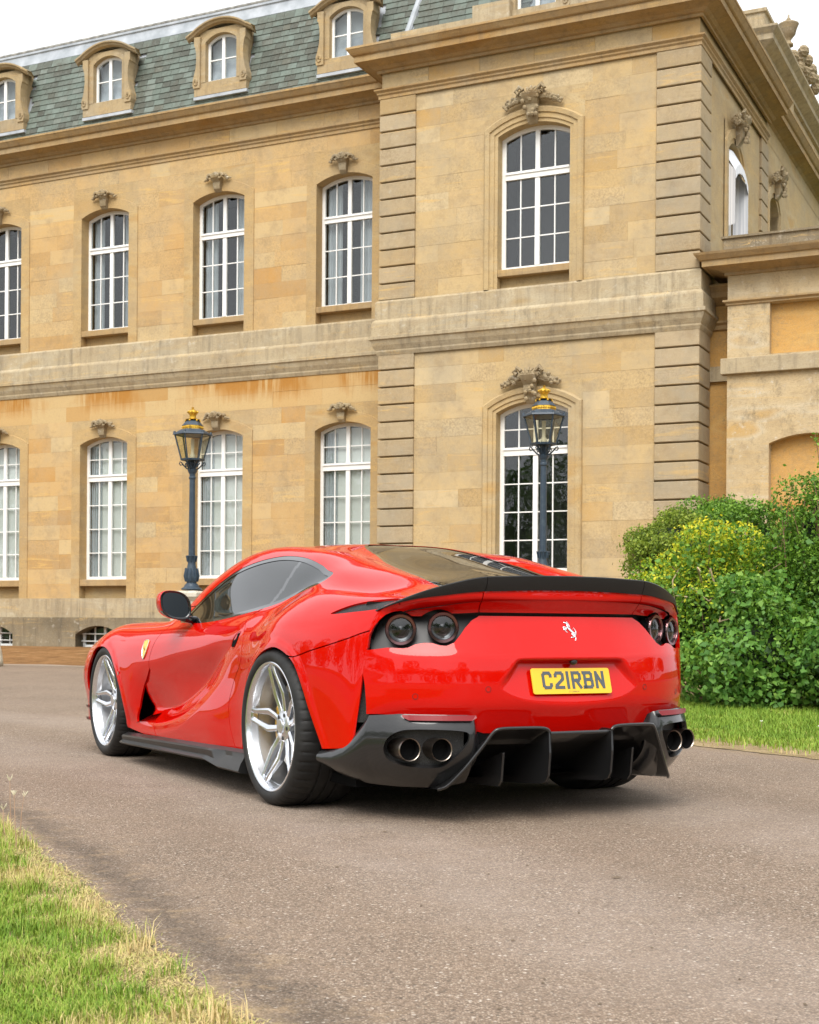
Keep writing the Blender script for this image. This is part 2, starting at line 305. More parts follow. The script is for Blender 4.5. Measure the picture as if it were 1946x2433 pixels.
# loose grit, bark bits and small leaves on the drive
rg_ = np.random.default_rng(31); n = 420; gx = rg_.uniform(-2.5, 4.5, n); gy = rg_.uniform(2.4, 12, n); k = ~in_poly(gx, gy, LP) & ~in_poly(gx, gy, RP); gx, gy = gx[k], gy[k]; q = MB()
for a, b in zip(gx, gy):
    r_ = rg_.uniform(.002, .006) * (2.2 if rg_.random() < .12 else 1); t0 = rg_.uniform(0, 6.28); q.add([(a + r_ * math.cos(t0 + i * 1.57) * (1.6 if i % 2 else .8), b + r_ * math.sin(t0 + i * 1.57) * (1.6 if i % 2 else .8), .001 + .3 * r_ * (i % 2)) for i in range(4)] + [(a, b, .002 + r_ * .6)], [(0, 1, 4), (1, 2, 4), (2, 3, 4), (3, 0, 4)])
tag(q.build('loose_grit', simple('grit', (.13, .095, .065), .9), fixn=False), 'loose grit and leaf bits scattered over the drive', 'grit', kind='stuff')
# daisies and dead stalks
rs = random.Random(4)
def stalk(x, y, h, lab):
    s = empty('dead_stalk', (x, y, 0)); tag(s, lab, 'weed', 'dead stalks on the left verge')
    a = rs.uniform(-.12, .12); MB().tube([(0, 0, 0), (a * h * .4, 0, h * .5), (a * h, .02, h)], [.0022, .0018, .0014], 5).build('stem', M_STALK, s)
    q = MB(); 
    for i in range(7): q.tube([(a * h, .02, h - .01), (a * h + rs.uniform(-.014, .014), .02 + rs.uniform(-.014, .014), h + rs.uniform(.004, .018))], [.0022, .001], 4)
    q.build('seed_head', M_SEED, s)
M_STALK = simple('dry_stem', (.34, .22, .14), .8); M_SEED = simple('pale_seed_head', (.55, .50, .36), .8)
for (px_s, py_s, h), lab in zip(((-1.60, 5.72, .20), (-1.53, 5.60, .15), (-1.42, 5.15, .21), (-1.52, 5.35, .13)), ('tallest pale seed head at the left edge of the verge', 'thin seed stalk beside the tallest one on the left verge', 'leaning reddish dead stalk at the road edge', 'short dead stalk between the seed heads')): stalk(px_s, py_s, h, lab)
for i in range(9):
    x, y = 3.2 + rs.gauss(0, .22), 10.6 + rs.gauss(0, .35)
    d_ = empty('daisy', (x, y, .0)); tag(d_, 'small white daisy in the grass below the ivy', 'flower', 'daisies in the right verge')
    MB().tube([(0, 0, 0), (0, 0, .10)], .0015, 4).build('stem', M_STALK, d_)
    MB().lathe([(0, .104), (.011, .105), (.012, .102), (0, .099)], 8).build('flower_head', M_DAISY if i else globals().setdefault('M_DAISY', simple('daisy_white', (.85, .85, .82), .6)), d_)
# ================================================================== the house
def stone_mat(name, c0, c1, c2, random=True, grey=.25, streak=0., bumpy=.5, lich=0., gain=1.02):
    t = NT(name); p = t.pos(); c0, c1, c2 = (tuple(q * gain for q in c) for c in (c0, c1, c2))
    if random: oi = t.n('ObjectInfo').outputs['Random']
    else: oi = t.mr(t.noise(t.mapped(p, (.5, .5, 1.6)), 1.1, 2, .5), .3, .7)
    r2 = t.math('FRACT', t.math('MULTIPLY', oi, 17.31)); r3 = t.math('FRACT', t.math('MULTIPLY', oi, 53.7))
    base = t.ramp(oi, [(0, c0), (.35, c1), (.6, c1), (.8, c2), (1, (c0[0] * 1.06, c0[1] * .98, c0[2] * .8))])
    big = t.noise(p, .38, 5, .62)
    base = t.mix(t.mr(big, .42, .74, 0, .5), base, c2)
    # weathered crust, heavier on some blocks
    sp = t.noise(p, 24, 6, .78); crust = t.math('MULTIPLY', t.mr(sp, .44, .62), t.mr(r2, .25, 1., .05, .85))
    base = t.mix(t.math('MULTIPLY', crust, t.mr(t.noise(p, 1.7, 4, .6), .3, .62, .15, 1.)), base, (.25, .18, .095))
    # pale clay veins along the bedding
    bed = t.noise(t.mapped(p, (.5, .5, 6.)), 1.5, 5, .6, .9); vein = t.math('MULTIPLY', t.mr(bed, .56, .64), t.mr(r3, .45, .8))
    base = t.mix(t.math('MULTIPLY', vein, .62), base, (.60, .385, .13))
    base = t.mix(t.mr(t.noise(p, 75, 2, .6), .52, .8, 0, .35), base, (.62, .53, .38))
    g = t.noise(p, .8, 7, .72)
    base = t.mix(t.mr(g, .45, .68, 0, grey), base, (.32, .275, .20))
    dm = t.noise(p, 2.6, 8, .78); base = t.mix(t.mr(dm, .50, .66, 0, .42), base, (.27, .195, .11))
    if streak:
        st = t.noise(t.mapped(p, (5, 5, .30)), 1.4, 6, .72)
        base = t.mix(t.mr(st, .5, .72, 0, streak), base, (.115, .092, .065))
    if lich:
        lv = t.noise(p, 6, 8, .8); base = t.mix(t.mr(lv, .57, .68, 0, lich), base, (.58, .54, .45))
        lv = t.noise(t.mapped(p, (1, 1, .6)), 3.7, 8, .8); base = t.mix(t.mr(lv, .54, .70, 0, lich), base, (.14, .12, .085))
    h = t.math('ADD', t.noise(p, 60, 4, .7), t.math('MULTIPLY', bed, .8))
    return t.set(color=base, rough=.92, spec=.2, normal=t.bump(h, bumpy, .012)).m
M = {}
M['ashlar'] = stone_mat('ashlar_ochre', (.42, .245, .088), (.50, .325, .14), (.52, .385, .20), grey=.4)
M['ashlar_b'] = stone_mat('ashlar_ochre_plain', (.42, .265, .11), (.46, .30, .13), (.50, .345, .16), random=False, grey=.3)
M['pav'] = stone_mat('ashlar_buff', (.42, .28, .12), (.48, .345, .17), (.52, .405, .235), grey=.6)
M['pav_b'] = stone_mat('ashlar_buff_plain', (.41, .285, .135), (.44, .32, .16), (.47, .36, .20), random=False, grey=.5)
M['quoin'] = stone_mat('quoin_stone', (.36, .27, .155), (.39, .30, .18), (.42, .33, .21), grey=.75, bumpy=.9, lich=.35)
M['trim'] = stone_mat('moulded_stone', (.40, .26, .11), (.43, .29, .13), (.46, .33, .16), random=False, grey=.4)
M['corn'] = stone_mat('cornice_stone', (.33, .205, .085), (.37, .24, .105), (.41, .28, .135), random=False, grey=.5, streak=.45)
M['string'] = stone_mat('weathered_string_stone', (.36, .28, .17), (.40, .32, .20), (.44, .37, .25), random=False, grey=.6, streak=.55, lich=.55)
M['plinth'] = stone_mat('stained_plinth_stone', (.12, .095, .06), (.17, .135, .085), (.23, .19, .125), random=False, grey=.4, streak=.8, lich=.6)
M['low'] = stone_mat('low_wing_render', (.44, .31, .15), (.48, .36, .20), (.52, .43, .29), random=False, grey=.45, lich=.75)
M['niche'] = stone_mat('orange_panel_stone', (.46, .24, .06), (.52, .29, .085), (.54, .33, .11), random=False, grey=.1)
M['carve'] = stone_mat('carved_stone', (.22, .16, .09), (.29, .225, .135), (.34, .275, .17), random=False, grey=.6, lich=.8, bumpy=.9)  # lichened stone, its colour also darkened to stand in for shade in recesses
def rust_mat():
    t = NT('rust_streaked_stone'); p = t.pos()
    st = t.noise(t.mapped(p, (4.2, 4.2, .25)), 1.3, 4, .7)
    big = t.noise(t.mapped(p, (1, 1, .6)), .75, 3, .5)
    sz = t.n('SeparateXYZ'); t.l(p, sz.inputs[0]); zz = t.math('ADD', sz.outputs[2], t.math('MULTIPLY', t.noise(t.mapped(p, (7, 7, .3)), 1.2, 4, .7), .55))
    f = t.math('MULTIPLY', t.math('MULTIPLY', t.mr(st, .36, .50), t.mr(big, .40, .50)), t.mr(zz, 6.26, 6.60))
    oi = t.n('ObjectInfo').outputs['Random']; base = t.mix(t.math('MULTIPLY', f, .9), t.ramp(oi, [(0, (.43, .255, .092)), (.4, (.50, .325, .14)), (1, (.51, .37, .185))]), (.37, .165, .03))
    base = t.mix(t.mr(t.noise(p, 30, 3, .7), .5, .8, 0, .3), base, (.22, .15, .08))
    return t.set(color=base, rough=.92, spec=.2, normal=t.bump(t.noise(p, 60, 4, .7), .4, .012)).m
M['rust'] = rust_mat()
M['dorm'] = stone_mat('dormer_stone', (.33, .235, .12), (.38, .28, .15), (.40, .315, .19), random=False, grey=.65, streak=.35, lich=.35)
def slate_mat(name, obj):
    t = NT(name); p = t.pos()
    r = t.n('ObjectInfo').outputs['Random'] if obj else t.n('Attribute', attribute_name='tint').outputs['Fac']
    c = t.ramp(r, [(0, (.062, .066, .052)), (.25, (.088, .102, .083)), (.5, (.112, .138, .115)), (.75, (.135, .168, .142)), (.92, (.165, .195, .17)), (1, (.10, .10, .075))])
    c = t.mix(t.mr(t.noise(p, 2.3, 7, .75), .44, .68, 0, .8), c, (.08, .075, .055))
    c = t.mix(t.mr(t.noise(p, 14, 5, .7), .5, .75, 0, .35), c, (.22, .26, .23))
    return t.set(color=c, rough=.62, spec=.35, normal=t.bump(t.noise(t.mapped(p, (3, 3, 1)), 20, 5), .5, .01)).m
M['slate'] = slate_mat('green_slate', True); M['slate_s'] = slate_mat('green_slate_far', False)
tl = NT('lead_sheet'); M['lead'] = tl.set(color=tl.mix(tl.mr(tl.noise(tl.pos(), 3, 5), .35, .7), (.30, .33, .36), (.47, .50, .54)), rough=.55, spec=.4).m
tw = NT('white_window_paint'); M['white'] = tw.set(color=tw.mix(tw.mr(tw.noise(tw.pos(), 6, 5), .5, .8, 0, .25), (.80, .80, .775), (.62, .61, .57)), rough=.4).m
def glass_mat(name, tint, refl=.10):
    t = NT(name); fr = t.n('LayerWeight')
    wv = t.bump(t.noise(t.pos(), 2.2, 2), .06, .05)
    tr = t.n('BsdfTransparent'); tr.inputs[0].default_value = (*tint, 1); gl = t.n('BsdfGlossy'); gl.inputs['Roughness'].default_value = .015; t.l(wv, gl.inputs['Normal'])
    f = t.math('ADD', t.math('MULTIPLY', t.math('POWER', fr.outputs['Facing'], 5.), .9), .04 + refl); mx = t.n('MixShader'); t.l(f, mx.inputs[0]); t.l(tr.outputs[0], mx.inputs[1]); t.l(gl.outputs[0], mx.inputs[2]); t.l(mx.outputs[0], t.o.inputs[0])
    return t.m
M['pane'] = glass_mat('window_glass', (.90, .92, .92), .015)
M['blind'] = simple('cream_blind', (.66, .67, .63), .8)
M['curtain'] = simple('grey_curtain', (.42, .45, .47), .9)
M['room'] = simple('dark_room', (.045, .042, .04), .9)
M['soil_dark'] = simple('dark_void', (.012, .011, .010), .9)

def arc(hw, zs, za, n=13):
    s = za - zs; r = (hw * hw + s * s) / (2 * s); c = za - r; a = math.asin(min(1, hw / r))
    return [(r * math.sin(-a + 2 * a * i / (n - 1)), c + r * math.cos(-a + 2 * a * i / (n - 1))) for i in range(n)]
def arch_z(x, hw, zs, za):
    s = za - zs; r = (hw * hw + s * s) / (2 * s); return za - r + math.sqrt(max(r * r - x * x, 0))
def arch_path(hw, z0, zs, za): return [(-hw, z0)] + arc(hw, zs, za) + [(hw, z0)]
def surround(mb, cx, y, inner, outer, rings, reveal, zt):
    """rings = (fraction inner to outer, forward offset); then the reveal inwards and a flush spandrel above"""
    A = arch_path(*inner); B = arch_path(*outer); n = len(A); V = []; F = []
    L_ = [(0., -reveal)] + rings + [(1., 0.)]
    for t, dy in L_: V += [(cx + a[0] + (b[0] - a[0]) * t, y - dy, a[1] + (b[1] - a[1]) * t) for a, b in zip(A, B)]
    F += [(k * n + i, k * n + i + 1, (k + 1) * n + i + 1, (k + 1) * n + i) for k in range(len(L_) - 1) for i in range(n - 1)]
    m = len(V); V += [(cx + b[0], y, b[1]) for b in B[1:-1]] + [(cx + b[0], y, zt) for b in B[1:-1]]; k = n - 2
    F += [(m + i, m + i + 1, m + k + i + 1, m + k + i) for i in range(k - 1)]
    mb.add(V, F)
WR = [1.0, .85, .95, .7, .9]
def window(parent, cx, y, hw, z0, zs, za, ztr, rows_low, rows_up, fill, cols=2, fw=.075):
    """white casement: frame mesh = the window, panes / blind are its sub-parts"""
    mb = MB(); A = arch_path(hw, z0, zs, za); iw = hw - fw; n = len(A)
    B = [(-iw, z0 + fw)] + arc(iw, arch_z(iw, hw, zs, za) - fw, za - fw) + [(iw, z0 + fw)]
    V = [];
    for pth, yy in ((A, y), (B, y), (B, y + .06)): V += [(cx + a, yy, b) for a, b in pth]
    F = [(k * n + i, k * n + i + 1, (k + 1) * n + i + 1, (k + 1) * n + i) for k in range(2) for i in range(n - 1)]
    F += [(0, n, 2 * n - 1, n - 1), (n, 2 * n, 3 * n - 1, 2 * n - 1)]
    mb.add(V, F)
    top = lambda x: arch_z(min(abs(x), iw), hw, zs, za) - fw
    t0, t1 = ztr
    if t1 > t0:
        mb.box(cx - iw, cx + iw, y - .03, y + .05, t0, t1); mb.box(cx - iw, cx + iw, y - .055, y - .03, t1 - .045, t1)
    mb.box(cx - .05, cx + .05, y - .012, y + .05, z0 + fw, t0); 
    if t1 < za: mb.box(cx - .045, cx + .045, y - .012, y + .05, t1, top(.045))
    bw = .011; cells = []
    for sgn in (-1, 1):
        xa, xb = (-iw, -.05) if sgn < 0 else (.05, iw)
        xs = [xa + (xb - xa) * k / cols for k in range(cols + 1)]
        for k in range(1, cols): mb.box(cx + xs[k] - bw, cx + xs[k] + bw, y + .008, y + .045, z0 + fw, t0); mb.box(cx + xs[k] - bw, cx + xs[k] + bw, y + .008, y + .045, t1, top(xs[k]))
        zl = [z0 + fw + (t0 - z0 - fw) * k / rows_low for k in range(rows_low + 1)]
        for k in range(1, rows_low): mb.box(cx + xa, cx + xb, y + .011, y + .042, zl[k] - bw, zl[k] + bw)
        zu = [t1 + (top(hw * .6) - t1) * k / rows_up for k in range(rows_up)] + [za + 1] if t1 < za else []
        for k in range(1, rows_up): mb.box(cx + xa, cx + xb, y + .011, y + .042, zu[k] - bw, zu[k] + bw)
        for k in range(cols):
            for j in range(rows_low): cells.append((xs[k], xs[k + 1], zl[j], zl[j + 1]))
            for j in range(len(zu) - 1): cells.append((xs[k], xs[k + 1], zu[j], zu[j + 1]))
    o = mb.build('window', M['white'], parent)
    for a, b, c, d in cells:
        xs = [a + (b - a) * i / 4 for i in range(5)]
        pts = [(cx + a, c), (cx + b, c)] + [(cx + x, min(d, top(x))) for x in reversed(xs)] if d > zs - .3 else [(cx + a, c), (cx + b, c), (cx + b, d), (cx + a, d)]
        g = MB().poly(pts, y + .024, y + .029).build('pane', M['pane'], o)
    if fill == 'blind':
        MB().box(cx - iw, cx + iw, y + .10, y + .104, z0 + .05, za - .1).build('blind', M['blind'], o)
        q = MB()
        for k in range(9): q.box(cx - iw + .02 + k * .035, cx - iw + .045 + k * .035, y + .075 + .012 * (k % 2), y + .09 + .012 * (k % 2), z0 + .05, za - .2)
        q.build('curtain', M['curtain'], o)
    elif fill == 'curtain':
        for sx in (-1, 1):
            q = MB(); N = 15; V = []; wd = iw * (.62 if sx < 0 else .8)
            for i in range(N):
                x = cx + sx * (iw - wd * WR[int(cx * 7) % 5] * i / (N - 1)); yy = y + .16 + .03 * math.sin(i * 1.9)
                V += [(x, yy, z0 + .03), (x, yy, za - .12)]
            q.add(V, [(2 * i, 2 * i + 2, 2 * i + 3, 2 * i + 1) for i in range(N - 1)]).build('curtain', M['curtain'], o)
    r = MB(); x0, x1, ya, yb, za_, zb_ = cx - hw - .35, cx + hw + .35, y + .3, y + 1.7, z0 - .3, za + .25
    r.add([(x0, ya, za_), (x1, ya, za_), (x1, ya, zb_), (x0, ya, zb_), (x0, yb, za_), (x1, yb, za_), (x1, yb, zb_), (x0, yb, zb_)], [(4, 5, 6, 7), (0, 1, 5, 4), (3, 7, 6, 2), (0, 4, 7, 3), (1, 2, 6, 5)])
    r.build('room', M['room'], o)
    return o
def blob(mb, c, r, n=8, m=5, squash=None):
    V = []; rx, ry, rz = r
    for j in range(m + 1):
        ph = math.pi * j / m
        for i in range(n):
            a = 2 * math.pi * i / n + j * .3; V.append((c[0] + rx * math.sin(ph) * math.cos(a), c[1] + ry * math.sin(ph) * math.sin(a), c[2] + rz * math.cos(ph)))
    mb.add(V, [(j * n + i, j * n + (i + 1) % n, (j + 1) * n + (i + 1) % n, (j + 1) * n + i) for j in range(m) for i in range(n)])
def keystone(parent, cx, y, z0, z1, big=False, name='keystone'):
    """scrolled bracket with a shell between two volutes and sprigs at the sides"""
    k = MB(); H = z1 - z0
    pr = [(0, .03), (.18, .09), (.4, .11), (.62, .10), (.8, .17), (.93, .20), (1., .12)]
    wd = [.07, .085, .09, .10, .12, .13, .10]
    V = []
    for (t, d), ww in zip(pr, wd):
        z = z0 + H * t; s = 1.25 if big else 1
        V += [(cx - ww * s, y, z), (cx - ww * s, y - d * s, z), (cx - ww * .35 * s, y - d * s * 1.12, z), (cx + ww * .35 * s, y - d * s * 1.12, z), (cx + ww * s, y - d * s, z), (cx + ww * s, y, z)]
    k.add(V, [(6 * j + i, 6 * j + i + 1, 6 * j + 7 + i, 6 * j + 6 + i) for j in range(len(pr) - 1) for i in range(5)] + [tuple(range(6)), tuple(6 * len(pr) - 1 - i for i in range(6))])
    zc = z0 + H * .88; rr = random.Random(int(cx * 100) + int(z0 * 7))
    for i in range(7):                       # shell ribs
        a = R(-75 + 25 * i); L_ = H * (.36 if not big else .34)
        k.tube([(cx + .03 * math.sin(a), y - .20, zc - .02), (cx + L_ * .6 * math.sin(a), y - .2, zc + L_ * .6 * math.cos(a)), (cx + L_ * math.sin(a), y - .13, zc + L_ * math.cos(a))], [.018, .03, .022], 6)
    for sx in (-1, 1):
        pts = [(cx + sx * (.14 + .075 * math.cos(t) * (1 - t / 9)), y - .17, zc + .01 + .075 * math.sin(t) * (1 - t / 9)) for t in [i * .7 for i in range(9)]]
        k.tube(pts, [.035] * 5 + [.028] * 2 + [.02] * 2, 6)
        nb = 5 if not big else 16
        for i in range(nb):
            t = i / (nb - 1); x = cx + sx * (.2 + t * (.15 if not big else .40)); z = zc + .03 - t * (.06 if not big else .16) + rr.uniform(-.03, .03)
            q = (.055 - .03 * t) * (1.6 if big else 1.); blob(k, (x, y - .09 + .04 * t, z), (q * 1.2, q, q), 7, 4)
            if big: blob(k, (x + rr.uniform(-.05, .05), y - .13 + .05 * t, z + rr.uniform(-.07, .07)), (q * .7, q * .8, q * .7), 6, 4)
    if big:
        for i in range(14): blob(k, (cx + rr.uniform(-.17, .17), y - .2, z0 + H * rr.uniform(.1, 1.05)), (.045, .05, .05), 6, 4)
        for sx in (-1, 1): k.tube([(cx + sx * .16, y - .18, zc + .12), (cx + sx * .24, y - .2, zc + .19), (cx + sx * .3, y - .2, zc + .1), (cx + sx * .24, y - .2, zc + .05)], .045, 7)
    return auto_smooth(k.build(name, M['carve'], parent), 28)
def cut_intervals(a, b, holes):
    out = [(a, b)]
    for h0, h1 in holes:
        nw = []
        for p, q in out:
            if h1 <= p or h0 >= q: nw.append((p, q)); continue
            if h0 > p: nw.append((p, h0))
            if h1 < q: nw.append((h1, q))
        out = nw
    return [(p, q) for p, q in out if q - p > .02]
def courses(parent, xa, xb, y, levels, zones, mat, visible, rr, far=None, wmin=.5, wmax=1.15, rustz=None):
    """ashlar blocks laid in courses, each block its own piece; blocks out of view go to one mesh"""
    fm = MB()
    for z0, z1 in zip(levels[:-1], levels[1:]):
        holes = [(zx0, zx1) for zx0, zx1, za, zb in zones if z0 < zb - .01 and z1 > za + .01]
        for p, q in cut_intervals(xa, xb, holes):
            x = p
            while x < q - 1e-6:
                ww = rr.uniform(wmin, wmax)
                if q - x - ww < wmin * .7: ww = q - x
                dy = rr.uniform(-.0025, .0025); g = .0004
                if visible(x, x + ww):
                    o = MB().bbox(0, ww - 2 * g, dy, .05, 0, z1 - z0 - 2 * g, .0016).build('ashlar_block', (M['rust'] if rustz and z1 > rustz else mat), parent, loc=(x + g, y, z0 + g), fixn=False)
                else: fm.bbox(x + g, x + ww - g, y + dy, y + .05, z0 + g, z1 - g, .0035)
                x += ww
    if fm.V: tag(fm.build('ashlar_blocks', far or mat, parent), kind='stuff')
SILLS = dict(lo=(1.47, 1.77, 1.95, 5.235, 5.41, 5.65), up=(7.64, 7.89, 8.05, 10.795, 10.97, 11.22))
# ---------------------------------------------------------------- long range
house = empty('mansion_range', HO, HA); tag(house, 'long two storey ochre stone range under a green slate mansard with dormers', 'building')
WX = [-40.7, -37.38, -34.06, -30.74, -27.42, -24.1, -20.8, -17.48, -14.16, -10.85, -7.54, -4.26, -.93]
wall = MB()
zl = [1.47 + .363 * i for i in range(15)]; zl[-1] = 6.55
zu = [7.64 + (11.88 - 7.64) / 12 * i for i in range(13)]
zones = []
for cx in WX:
    zones += [(cx - .97, cx + .97, 1.47, zl[12]), (cx - .97, cx + .97, 7.64, zu[11])]
    for a, b in ((1.2, 5.9), (7.4, 11.3)): pass
# backing masonry between the openings
for i, cx in enumerate([-45] + WX + [3.5]):
    x0 = -44 if i == 0 else cx + .74; nx = (WX + [3.5])[i] if i <= len(WX) else None
    if i <= len(WX) - 1: wall.box(x0, nx - .74, .04, .5, .0, 12.7)
wall.box(WX[-1] + .74, .72, .04, .5, 0, 12.7)
for cx in WX:
    for a, b in ((0.95, 1.47), (5.46, 7.63), (11.0, 12.7)): wall.box(cx - .74, cx + .74, .045, .5, a, b)
wall = wall.build('wall', M['ashlar_b'], house)
rr = random.Random(3)
vis = lambda a, b: b > -12.2
courses(wall, -44, .66, 0, zl, zones, M['ashlar'], vis, rr, M['ashlar_b'], rustz=6.0)
courses(wall, -44, .66, 0, zu, zones, M['ashlar'], vis, rr, M['ashlar_b'])
def frieze_blocks(parent, xa, xb, y, mat, visx):
    rr2 = random.Random(5); x = xa
    while x < xb - .1:
        ww = min(rr2.uniform(.7, 1.3), xb - x)
        if x + ww > visx: MB().bbox(x + .002, x + ww - .002, y, y + .05, 12.08, 12.42, .003).build('frieze_block', mat, parent, fixn=False)
        x += ww
frieze_blocks(wall, -44, .66, 0, M['ashlar'], -12.2)
for cx in WX:
    for key, rows, rup, fill, tr in (('lo', 4, 2, 'blind', (4.35, 4.51)), ('up', 3, 1, 'curtain', (9.96, 10.10))):
        zb, zsl, z0, zs, za, oa = SILLS[key]; show = cx > -12
        s = MB(); surround(s, cx, 0., (.71, zb, zs, za), (.97, zb, zs + .12, oa), [(0., .022), (.97, .022)], .34, zl[12] if key == 'lo' else zu[11])
        so = s.build('window_surround', M['trim'], house)
        # apron recess under the sill
        q = MB(); q.box(cx - .705, cx + .705, .20, .24, zb - .02, zsl)
        q.build('apron', M['trim'], house)
        bevel(MB().box(cx - .708, cx + .708, -.012, .34, zsl, z0 - .02).build('sill', M['corn'], house), .012, 2)
        if not show:
            tag(MB().box(cx - .71, cx + .71, .30, .33, zb, za).build('window', M['blind'], house)); g_ = MB()
            for dx in (-.67, 0, .67): g_.box(cx + dx - .05, cx + dx + .05, .24, .29, zb, za - .02)
            g_.box(cx - .7, cx + .7, .235, .285, tr[0], tr[1]); g_.build('window', M['white'], house)
        else: window(house, cx, .26, .71, z0 - .015, zs, za, tr, rows, rup, fill if cx > -10 or key == 'lo' else 'none')
        if show: keystone(house, cx, -.02, za - .03, oa + .08)
# plinth, basement openings
pb = MB(); bx = [(cx - .72, cx + .62) for cx in WX]
for p, q in cut_intervals(-44, .72, bx): pb.box(p, q, -.14, .3, -.3, .858)
pb.box(-44, .72, -.14, .3, .86, 1.0)
for a, b in bx:
    n = 12; cx = (a + b) / 2; hw = (b - a) / 2; A = arc(hw, .58, .80, n)
    pb.add([(cx + x, -.14, z) for x, z in A] + [(cx + x, -.14, .86) for x, z in A] + [(cx + x, .25, z) for x, z in A], [(i, i + 1, n + i + 1, n + i) for i in range(n - 1)] + [(i, i + 1, 2 * n + i + 1, 2 * n + i) for i in range(n - 1)])
    pb.add([(a, -.14, .58), (a, .25, .58), (a, .25, .0), (a, -.14, .0)], [(0, 1, 2, 3)]); pb.add([(a, -.14, .58), (a, -.14, .66), (cx + A[1][0], -.14, .66)], [(0, 1, 2)])
pb.build('plinth', M['plinth'], house)
MB().box(-44, .72, -.07, .3, 1.0, 1.47).build('plinth_course', M['string'], house)
for cx in WX[8:]:
    g = MB(); x0, x1 = cx - .72, cx + .62; z0, z1 = .26, .80; y = .16
    for x in (x0 + .03, (x0 + x1) / 2, x1 - .03): g.box(x - .035, x + .035, y, y + .05, z0, z1 - .02)
    for x in (x0 + .36, x1 - .36): g.box(x - .014, x + .014, y + .01, y + .04, z0, z1)
    g.box(x0, x1, y, y + .05, z0, z0 + .07)
    o = g.build('basement_window', M['white'], house)
    for zz in (.42, .6): MB().tube([(x0, y - .05, zz), (x1, y - .05, zz)], .014, 8).build('bar', M['white'], o)
    MB().box(x0, x1, y + .03, y + .034, z0, z1).build('pane', M['pane'], o)
    MB().box(x0 - .1, x1 + .1, y + .3, y + .34, 0, 1).build('room', M['room'], o)
# string course, frieze moulding and cornice
STRING = [(0, 6.50), (.02, 6.50), (.05, 6.57), (.05, 6.60), (.10, 6.70), (.13, 6.80), (.16, 6.82), (.16, 6.885), (.11, 6.90), (.11, 7.16), (.10, 7.19), (.055, 7.24), (.055, 7.60), (.02, 7.645), (0, 7.645)]
FRIEZE = [(0, 11.86), (.025, 11.87), (.025, 11.93), (.055, 11.96), (.055, 11.99), (.10, 12.03), (.10, 12.06), (0, 12.09)]
CORN = [(0, 12.40), (.05, 12.40), (.05, 12.455), (.10, 12.47), (.16, 12.515), (.21, 12.53), (.37, 12.575), (.41, 12.565), (.41, 12.69), (.435, 12.695), (.46, 12.71), (.50, 12.765), (.53, 12.81), (.54, 12.81), (.54, 12.855), (.3, 12.90), (-.2, 12.95)]
MB().sweep([(-44, 0), (.66, 0)], STRING).build('string_course', M['string'], house)
MB().sweep([(-44, 0), (.66, 0)], FRIEZE).build('frieze_moulding', M['corn'], house)
MB().sweep([(-44, 0), (.66, 0)], CORN).build('cornice', M['corn'], house)
# mansard: base boards, slates, lead top
RB, RT = (.0, 12.72), (.74, 15.36)
slope = math.hypot(RT[0] - RB[0], RT[1] - RB[1]); sa = math.atan2(RT[1] - RB[1], RT[0] - RB[0])
rf = MB(); rf.add([(-44, RB[0] + .02, RB[1]), (1.6, RB[0] + .02, RB[1]), (1.6, RT[0] + .02, RT[1]), (-44, RT[0] + .02, RT[1]), (-44, 6, 15.9), (1.6, 6, 15.9)], [(0, 1, 2, 3), (3, 2, 5, 4)])
roof = rf.build('roof', M['lead'], house)
MB().sweep([(-44, .76), (1.6, .76)], [(-.3, 15.62), (0, 15.57), (.05, 15.55), (.05, 15.50), (.02, 15.48), (.03, 15.38), (.06, 15.22), (.03, 15.20)]).build('lead_capping', M['lead'], roof)
tt = NT('mossy_roll'); M['roll'] = tt.set(color=tt.mix(tt.mr(tt.noise(tt.pos(), 7, 5), .4, .65), (.17, .165, .15), (.34, .33, .30)), rough=.8).m
MB().tube([(-44, .75, 15.58), (-12, .75, 15.58), (1.6, .75, 15.58)], .05, 10).build('ridge_roll', M['roll'], roof)
def slates(parent, x0, x1, base, ang, length, expo, skip, nmax, rr, wm=(.2, .31), key=lambda x: -x, x0row=None):
    ct, st = math.cos(ang), math.sin(ang); rows = int(length / expo); items = []
    for r_ in range(rows):
        x = (x0row(r_) if x0row else x0) - rr.uniform(0, .2)
        while x < x1:
            ww = rr.uniform(*wm); d = r_ * expo
            yy, zz = base[0] + ct * d, base[1] + st * d
            if not skip(x + ww / 2, zz): items.append((x, ww, yy, zz))
            x += ww
    items.sort(key=lambda t: key(t[0]) if t[3] > 13.05 else 99)
    me = mesh('slate', *_slate_geo(1., expo * 1.35, .024), M['slate'])
    far = MB(); tint = []
    for i, (x, ww, yy, zz) in enumerate(items):
        tl_ = rr.uniform(-.02, .02)
        if i < nmax:
            o = link('slate', me, parent, (x + .003, yy - .012, zz - .004)); o.rotation_euler = (ang - R(1.6) , tl_ * .5, 0); o.scale = (ww - .006, rr.uniform(.97, 1.04), 1)
        else:
            V, F = _slate_geo(ww - .006, expo * 1.35, .024); c, s = math.cos(ang - R(1.6)), math.sin(ang - R(1.6))
            far.add([(x + .003 + v[0], yy - .012 + v[1] * c - v[2] * s, zz - .004 + v[1] * s + v[2] * c) for v in V], F); tint += [rr.random()] * len(V)
    if far.V:
        o = far.build('slates', M['slate_s'], parent, fixn=False); tag(o, kind='stuff')
        o.data.attributes.new('tint', 'FLOAT', 'POINT').data.foreach_set('value', tint)
